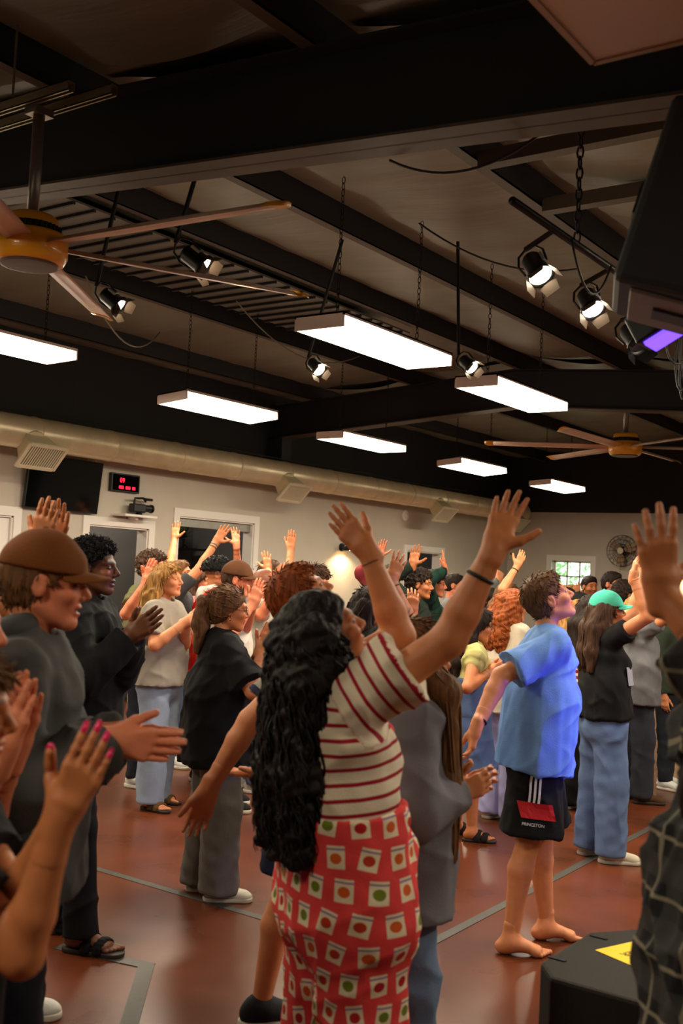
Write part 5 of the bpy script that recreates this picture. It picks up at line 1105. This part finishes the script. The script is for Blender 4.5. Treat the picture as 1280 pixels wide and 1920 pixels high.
P('barefoot man in blue tee and black striped shorts looking up', 1050, 1104, 5.0, -.02, lean=(.09, 0), S=1.72, skin='fair', hair=('short', 'sand'), near=0, head=(0, .60, 0), mouth=.8,
  armR=up(893, 1362, 4.62, 880, 1420, 'l', 'relax', 0, el=-fr(0)*.8+UZ*.1), armL=dict(w=at(985, 1400, 5.3), tip=at(985, 1450, 5.3), n=RT, pose='relax', el=-fr(0)),
  top=dict(col=('blue_tee', (.40, .56, .80)), sleeve='short', slen=.8, hem=-.062, fit=.016, loose=.035, wide=.03, wrinkle=.007), bottom=dict(kind='shorts', col=('black_shorts', (.045, .05, .06)), len=.95, flare=.035, fit=.02), shoes=('bare', (0, 0, 0)),
  legs={1: (-.10, .13, .1), -1: (.10, .08, .05)}, extras=(band(1, .03, .031, .006, 'wristband', (.07, .06, .06)),))
B7 = PEOPLE[-1]
P('woman in teal cap and black tee reaching up, wearing jeans', 1140, 1100, 6.6, -.15, S=1.62, fem=True, skin='fair', hair=('long', 'brown', .25), cap=('teal', (.30, .78, .68), ('', (0, 0, 0), (.72, .88, .82))), near=1, head=(-.1, .1, 0), lean=(-.03, 0),
  armR=up(1186, 1082, 6.35, 1195, 1040, 'r', 'cup', 0, el=-UZ+RT*.2), armL=up(1205, 1082, 6.8, 1212, 1045, 'l', 'cup', 0, el=-UZ+RT*.3), top=dict(col=BLKT, sleeve='short', slen=.45, hem=-.0, fit=.012, loose=.014), bottom=dict(col=('blue_jeans', (.37, .46, .62)), cuff=.095, fit=.022), shoes=('sneaker', (.80, .76, .68)), extras=(band(1, .02, .031, .004, 'bracelet', (.85, .5, .2)),))
# person in flannel at the right edge
F9 = fr(-.5); p9 = at(1462, 1120, 2.06)
person('person in dark plaid flannel raising a hand at the right edge', p9[:2], F9, 1.66, fem=True, skin='tan', hair=('long', 'dark', .3), near=0, armL=up(1240, 1112, 2.0, 1224, 920, 'a', 'open', 0, el=-UZ*1.0+RT*.7),
  top=dict(col=('plaid', (.11, .115, .125)), pat=('plaid', (.27, .27, .26), (.55, .52, .44)), sleeve={1: 'long', -1: 'rolled'}, roll=.62, hem=-.20, fit=.03, loose=.04, wide=.03, wrinkle=.011, flare=1.1, name='flannel_shirt'), bottom=dict(col=('dark_jeans', (.12, .13, .17))), shoes=('sneaker', (.3, .3, .3)))
# ---- middle of the hall
P('ponytail woman with glasses in black tee and wide grey jeans clapping', 428, 1101, 5.5, -.28, S=1.56, fem=True, skin='fair', hair=('ponytail', 'light', .22), near=1, head=(0, -.05, 0), glasses=True, clap=C_(500, 1195, 5.4, -.2, RT*.35+UZ*.9, .02),
  top=dict(col=BLKT, sleeve='short', slen=.85, hem=-.10, fit=.02, loose=.045, wide=.03), bottom=dict(col=('grey_jeans', (.40, .38, .36)), cuff=.102, fit=.022), shoes=('sneaker', (.82, .80, .75)), extras=(lambda B: local(B, m := MB().torus(B.Hp(-.004, -.079, -.042), .012, .0018, B.HR[0], 16, 5)).build('earring', mat('gold', (.8, .6, .3), .25, 1), B.T, True),))
P('blonde woman with long hair in grey tee, light jeans and sandals', 318, 1046, 7.4, .35, S=1.67, fem=True, skin='fair', hair=('wavy', 'blonde', .36), near=1, head=(0, .12, 0), eyes=False, clap=C_(370, 1160, 7.15, .2, RT*.9+UZ*.3, .03),
  top=dict(col=('pale_grey_tee', (.60, .57, .52)), sleeve='short', slen=.8, hem=-.03, fit=.014, loose=.03), bottom=dict(col=LJEANS, cuff=.092, fit=.018), shoes=('sandal', (.35, .26, .14)))
P('woman with glasses in ruffled yellow top and denim overall shorts', 893, 1141, 6.95, -.1, S=1.47, fem=True, skin='tan', hair=('bangs', 'dark', .28), near=1, glasses=True, head=(0, -.12, 0), clap=dict(at=at(935, 1250, 6.8), dir=RT*.7+UZ*.35, gap=.02, pose='relax'), build=1.08,
  top=dict(col=('yellow_ruffle', (.74, .72, .46)), sleeve='cap', fit=.012, loose=.004, hem=.15, collar=('yellow_ruffle', (.74, .72, .46))), bottom=dict(kind='shorts', col=('overall_denim', (.30, .38, .52)), len=.95, flare=.05, fit=.03, rise=.10, bib=.17, name='overall_shorts'), shoes=('sandal', (.12, .09, .08)), extras=(band(1, .03, .028, .004, 'bracelet', (.6, .55, .5)),))
P('person with wavy red hair in cream hoodie and lavender trousers', 962, 1108, 7.5, -.4, S=1.60, fem=True, skin='fair', hair=('bigcurly', 'auburn', .22), near=1, top=dict(col=('cream_hoodie', (.74, .69, .62)), sleeve='long', hem=-.06, fit=.025, loose=.04, wide=.03, name='hoodie'), bottom=dict(col=('lavender', (.62, .62, .80)), cuff=.10, fit=.02), shoes=('sneaker', (.82, .8, .76)))
P('woman with long dark hair in red striped top and black wide trousers', 1108, 1128, 7.95, -.5, S=1.58, fem=True, skin='tan', hair=('long', 'dark', .40), near=2, clap=C_(1150, 1240, 7.9, -.3), top=dict(col=('white_stripe', (.82, .78, .74)), pat=('stripe', (.50, .07, .12), .042, .55), sleeve='long', hem=.0, fit=.012), bottom=dict(col=BLACKP, cuff=.12, fit=.02), shoes=('sneaker', (.1, .1, .1)))
P('person in black cap and yellow tee behind the striped top', 1086, 1118, 8.9, -.2, fem=True, S=1.58, hair=('wavy', 'blonde', .16), cap=('black', (.06, .06, .06)), near=2, top=dict(col=('yellow_tee', (.84, .76, .44)), hem=-.03), bottom=dict(col=('grey_trousers', (.45, .42, .38))))
P('person in navy sweatshirt clapping behind the blue tee', 1058, 1112, 9.6, .1, S=1.62, near=2, hair=('short', 'dark'), clap=C_(1068, 1200, 9.3, .1), top=dict(col=('navy_sweat', (.09, .11, .18)), sleeve='long', name='sweatshirt'), bottom=dict(col=JEANS))
P('person with blonde curls in grey tee, dark jeans and brown boots', 1204, 1118, 8.4, -.1, S=1.60, skin='fair', hair=('bigcurly', 'curlyblonde', .12), fem=True, near=2, armR=up(1235, 1110, 8.2, 1250, 1085, 'a', 'open', 0), top=dict(col=('ash_tee', (.42, .42, .44)), sleeve='short', hem=-.06, loose=.03), bottom=dict(col=('charcoal_jeans', (.18, .19, .23)), cuff=.085), shoes=('boot', (.30, .20, .11)))
# ---- left back group
P('man in red jacket with white hood and short dark hair', 409, 1037, 8.25, -.1, skin='olive', hair=('fade', 'black'), near=1, top=dict(col=('red_jacket', (.78, .13, .08)), sleeve='long', hem=-.06, fit=.025, loose=.03, wide=.025, hood=('hood_white', (.80, .78, .74)), name='jacket'), bottom=dict(col=('dark_navy', (.09, .11, .17))), shoes=('sneaker', (.12, .12, .13)))
P('young man in brown cap with white lettering and white shirt', 446, 1044, 7.5, .1, skin='pink', hair=('short', 'brown'), cap=('dark_brown', (.36, .22, .12), ('D', (.2, .15, .1), (.9, .88, .82))), near=1, mouth=.6, top=dict(col=WHITET, hem=-.06, loose=.03), bottom=dict(col=KHAKI), shoes=('sneaker', (.1, .1, .1)), clap=C_(482, 1110, 7.2, .1, RT*.3+UZ*.95))
P('man with buzz cut in pale grey tee clapping beside the brown cap', 497, 1056, 8.1, .0, skin='pink', hair=('buzz', 'brown'), near=1, clap=C_(528, 1080, 7.6, 0, RT*.25+UZ*.95), top=dict(col=('stone_tee', (.68, .66, .60)), hem=-.06, loose=.03), bottom=dict(col=JEANS))
P('young woman with long straight hair left of the spiky haired man', 540, 1047, 9.1, .05, fem=True, skin='fair', hair=('long', 'light', .35), near=2, armR=up(545, 1030, 9.3, 547, 1008, 'a', 'flat', 0), top=dict(col=WHITET), bottom=dict(col=JEANS))
P('man with spiky brown hair and closed eyes before the wall lamp', 590, 1053, 8.2, .2, skin='pink', hair=('spiky', 'brown'), near=1, eyes=False, top=dict(col=('tan_tee', (.6, .55, .46))), bottom=dict(col=JEANS), head=(0, -.1, 0))
P('woman with dark hair peeking out behind the brown cap', 508, 1040, 9.9, .2, fem=True, skin='fair', hair=('long', 'brown', .2), near=2, armR=up(503, 1068, 9.7, 499, 1040, 'a', 'open', 0), top=dict(col=('grey_sweat', (.45, .45, .45))), bottom=dict(col=JEANS))
P('man with glasses in olive green tee at the dark doorway', 287, 1024, 8.1, .25, skin='pink', hair=('curlyshort', 'brown'), near=1, glasses=True, clap=C_(283, 1072, 7.7, .1, RT*.25+UZ*.95), top=dict(col=('olive_tee', (.38, .38, .25)), hem=-.05, loose=.03), bottom=dict(col=('dark_jeans', (.12, .13, .17))))
P('person with one bare arm raised straight beside the blonde woman', 322, 1044, 10.1, .1, fem=True, hair=('long', 'brown', .2), near=2, armR=up(327, 1010, 10.0, 331, 978, 'c', 'open', 0), top=dict(col=WHITET), bottom=dict(col=JEANS))
P('person in charcoal tee with braceleted arm stretched to the right', 343, 1043, 8.95, .2, skin='fair', hair=('short', 'light'), near=2, mouth=1, head=(0, .25, 0), armR=up(405, 1016, 9.0, 421, 992, 'c', 'open', 0), top=dict(col=('charcoal_tee', (.22, .22, .23)), slen=.7), bottom=dict(col=JEANS), extras=(band(1, .03, .030, .006, 'bracelet', (.5, .45, .4)), band(1, .055, .031, .006, 'bracelet', (.35, .3, .25))))
P('person in pink sweater and black trousers behind the blonde woman', 374, 1058, 9.75, .0, fem=True, skin='fair', hair=('wavy', 'brown', .22), near=2, clap=C_(392, 1120, 9.55, 0, RT*.3+UZ*.9), top=dict(col=('pink_sweater', (.68, .36, .38)), sleeve='long', hem=-.02, loose=.03, name='sweater'), bottom=dict(col=BLACKP, cuff=.075), shoes=('sneaker', (.3, .25, .2)))
P('person with both palms raised inside the wide opening', 452, 1048, 10.6, .1, skin='pink', hair=('short', 'brown'), near=3, armL=up(443, 1022, 10.4, 441, 997, 'c', 'open', 0), top=dict(col=('grey_sweat', (.45, .45, .45))), bottom=dict(col=JEANS))
# ---- centre back group
P('woman with dark hair and glasses half hidden by the raised arm', 700, 1088, 5.4, -.1, fem=True, skin='olive', hair=('bangs', 'dark', .25), near=1, glasses=True, armR=up(733, 1088, 5.1, 752, 1038, 'a', 'open', .05, el=-UZ+RT*.5), top=dict(col=BLKT, slen=.35), bottom=dict(col=JEANS), extras=(band(1, .03, .030, .004, 'bracelet', (.25, .18, .14)),))
P('woman with long dark hair and stacked bracelets raising a hand', 748, 1105, 6.4, -.2, fem=True, skin='tan', hair=('long', 'dark', .35), near=1, armR=up(773, 1150, 6.1, 775, 1105, 'a', 'cup', 0, el=-UZ+RT*.2), top=dict(col=('dark_top', (.12, .10, .10))), bottom=dict(col=JEANS), extras=(band(1, .02, .030, .006, 'bracelet', (.55, .5, .42)), band(1, .04, .031, .006, 'bracelet', (.2, .16, .13)), band(1, .06, .033, .005, 'bracelet', (.6, .5, .4))))
P('person in maroon sweatshirt holding one hand high by the wall', 712, 1060, 11.3, .1, skin='pink', hair=('short', 'brown'), near=2, armR=up(713, 1043, 11.1, 719, 1007, 'c', 'open', 0, el=-RT-UZ), top=dict(col=('maroon', (.48, .16, .18)), sleeve='long', fit=.02, name='sweatshirt'), bottom=dict(col=JEANS))
P('man in printed black and tan cap and blue tee', 728, 1054, 9.6, .7, skin='pink', hair=('short', 'dark'), cap=('tan_black', (.22, .19, .15), ('', (0, 0, 0), (.70, .58, .30))), near=2, top=dict(col=('royal_tee', (.22, .28, .60))), bottom=dict(col=JEANS))
P('man with dark curly hair and a raised hand before the far doorway', 787, 1060, 9.0, .3, skin='olive', hair=('curlyshort', 'dark'), near=1, armR=up(773, 1060, 8.9, 780, 1030, 'c', 'open', 0, el=-RT-UZ), top=dict(col=('dark_green', (.08, .13, .11)), sleeve='long'), bottom=dict(col=JEANS))
P('man in green plaid shirt with watch raising his arm', 814, 1063, 9.95, .1, skin='pink', hair=('spiky', 'dark'), near=2, armR=up(834, 1068, 9.75, 830, 1036, 'l', 'flat', 0, el=-RT*.5-UZ), top=dict(col=('green_plaid', (.07, .17, .14)), pat=('plaid', (.10, .24, .19), (.05, .08, .08)), sleeve='long', name='plaid_shirt'), bottom=dict(col=JEANS), extras=(band(1, .02, .032, .007, 'watch', (.8, .78, .74)),))
P('person with short dark hair beside the green plaid shirt', 851, 1068, 10.9, .2, skin='pink', hair=('short', 'dark'), near=2, top=dict(col=('grey_sweat', (.45, .45, .45))), bottom=dict(col=JEANS))
P('person raising an arm with a dark wristband in front of the far wall', 952, 1085, 9.4, -.1, fem=True, skin='fair', hair=('long', 'light', .25), near=2, armR=up(969, 1062, 9.2, 984, 1030, 'a', 'cup', 0, el=-UZ-RT*.3), top=dict(col=WHITET), bottom=dict(col=JEANS), extras=(band(1, .04, .030, .005, 'wristband', (.15, .1, .1)),))
P('smiling dark haired woman below the raised forearm', 922, 1096, 9.9, .9, fem=True, skin='fair', hair=('long', 'dark', .25), near=2, mouth=.6, top=dict(col=('black_top', (.07, .07, .07))), bottom=dict(col=JEANS))
P('person in grey sleeve raising a fist near the corner', 934, 1086, 11.0, .2, skin='fair', hair=('short', 'brown'), near=3, armR=up(934, 1090, 10.8, 941, 1064, 'a', 'fist', 0, el=-UZ-RT*.4), top=dict(col=('grey_sweat', (.45, .45, .45)), sleeve='long'), bottom=dict(col=JEANS))
P('man with full beard in green jacket before the window', 1105, 1073, 12.4, 1.2, skin='tan', hair=('short', 'dark'), near=2, beard=True, top=dict(col=('army_jacket', (.25, .27, .20)), sleeve='long', name='jacket'), bottom=dict(col=JEANS))
P('tall man with short dark hair right of the bearded man', 1147, 1063, 10.6, .8, skin='pink', hair=('short', 'dark'), near=2, beard=.25, top=dict(col=('dark_tee', (.12, .12, .13))), bottom=dict(col=JEANS))
P('laughing woman in grey sleeves with a hand to her mouth', 1072, 1090, 11.3, .7, fem=True, skin='fair', hair=('short', 'blonde'), near=2, mouth=1, armL=up(1078, 1118, 11.1, 1082, 1098, 'a', 'cup', 0, el=-UZ+RT*.6), top=dict(col=('marl_grey', (.50, .50, .50)), sleeve='long', hood=('marl_grey', (.50, .50, .50)), name='hoodie'), bottom=dict(col=JEANS))
P('dark haired person just behind the raised arms of the teal cap', 1170, 1082, 9.5, -.4, skin='tan', hair=('curlyshort', 'dark'), near=3, top=dict(col=('grey_sweat', (.45, .45, .45))), bottom=dict(col=JEANS))
P('woman with dark hair in green jacket at the right edge of the hall', 1262, 1112, 9.0, .6, fem=True, skin='fair', hair=('long', 'dark', .25), near=2, top=dict(col=('forest_jacket', (.16, .20, .15)), sleeve='long', name='jacket'), bottom=dict(col=('dark_jeans', (.12, .13, .17))))
# ---- print on the barefoot man's shorts and small things people wear
def shorts_print(B):
    hj, kn, an, to = B.legs[1]; d = nrm(kn-hj); out = nrm(-B.L-d*((-B.L)@d)); fwd = np.cross(d, out); fwd = fwd if fwd@B.F > 0 else -fwd
    me = B.bot.data; co = np.empty(len(me.vertices)*3, np.float32); me.vertices.foreach_get('co', co); co = co.reshape(-1, 3)+np.array(B.T.location); rel = co-hj; A, Fx, O = rel@d, rel@fwd, rel@out
    def surf(z, x):                                   # outer surface of the shorts
        m_ = (np.abs(A-z) < .018) & (np.abs(Fx-x) < .018); return O[m_].max()+.003 if m_.any() else .12
    def pt(z, x, o=0): return hj+d*z+fwd*x+out*(surf(z, x)+o)
    for j in range(3):
        mb = MB(); pts = [pt(z, -.045+.02*j) for z in np.linspace(.06, .222, 10)]
        for a, b_ in zip(pts, pts[1:]): mb.bar(a, b_, .010, .003, tuple(out))
        local(B, mb).build('side_stripe', mat('stripe_white', (.85, .85, .83), .7), B.bot)
    us = np.linspace(-.085, .07, 9); V = []; Fc = []
    for i, z in enumerate((.222, .245, .268, .29)):
        for x in us: V.append(pt(z, x-.0+(i-1.5)*.008, .001))
    n = len(us); Fc = [(i*n+j, i*n+j+1, (i+1)*n+j+1, (i+1)*n+j) for i in range(3) for j in range(n-1)]
    local(B, mb := MB().add(V, Fc)); mb.build('red_patch', mat('patch_red', (.72, .05, .08), .7), B.bot)
    p = pt(.315, -.02, .004); X_, Y_ = fwd, -d; M = Matrix(((X_[0], Y_[0], out[0], p[0]), (X_[1], Y_[1], out[1], p[1]), (X_[2], Y_[2], out[2], p[2]), (0, 0, 0, 1)))
    text('PRINCETON', .018, M, mat('stripe_white'), B.bot, 'lettering', .0008)
shorts_print(B7)

P('person behind the brown cap with blurred hands held above it', 70, 1035, 3.85, .1, S=1.66, skin='tan', hair=('short', 'dark'), near=1, clap=C_(96, 985, 3.65, .1, UZ+RT*.15, .06), top=dict(col=('dark_tee', (.12, .12, .13))), bottom=dict(col=JEANS))
by = {B.T['label']: B for B in PEOPLE}
def mountain_mark(M, o):
    mb = MB()
    for r in (.006, .011, .016):
        pts = [(r*math.cos(a)-.008, r*math.sin(a)-.008, 0) for a in np.linspace(0, math.pi/2, 8)]
        for a, b_ in zip(pts, pts[1:]): mb.bar(a, b_, .003, .0015)
    mb.build('logo', mat('stripe_white'), o, M=M)
B2 = by['man with curly faded hair in black fleece jacket clapping']; decal(B2, B2.top, 229, 1158, mountain_mark)
BN = by['person in navy sweatshirt clapping behind the blue tee']; decal(BN, BN.top, 1068, 1182, lambda M, o: text('YALE', .06, M, mat('stripe_white'), o, 'lettering', .001))
B8 = by['woman in teal cap and black tee reaching up, wearing jeans']
def badge(M, o): MB().box((-.04, -.055, 0), (.04, .055, .003)).build('name_badge', mat('badge_white', (.62, .62, .70), .4), o, M=M)
decal(B8, B8.top, 1183, 1268, badge)
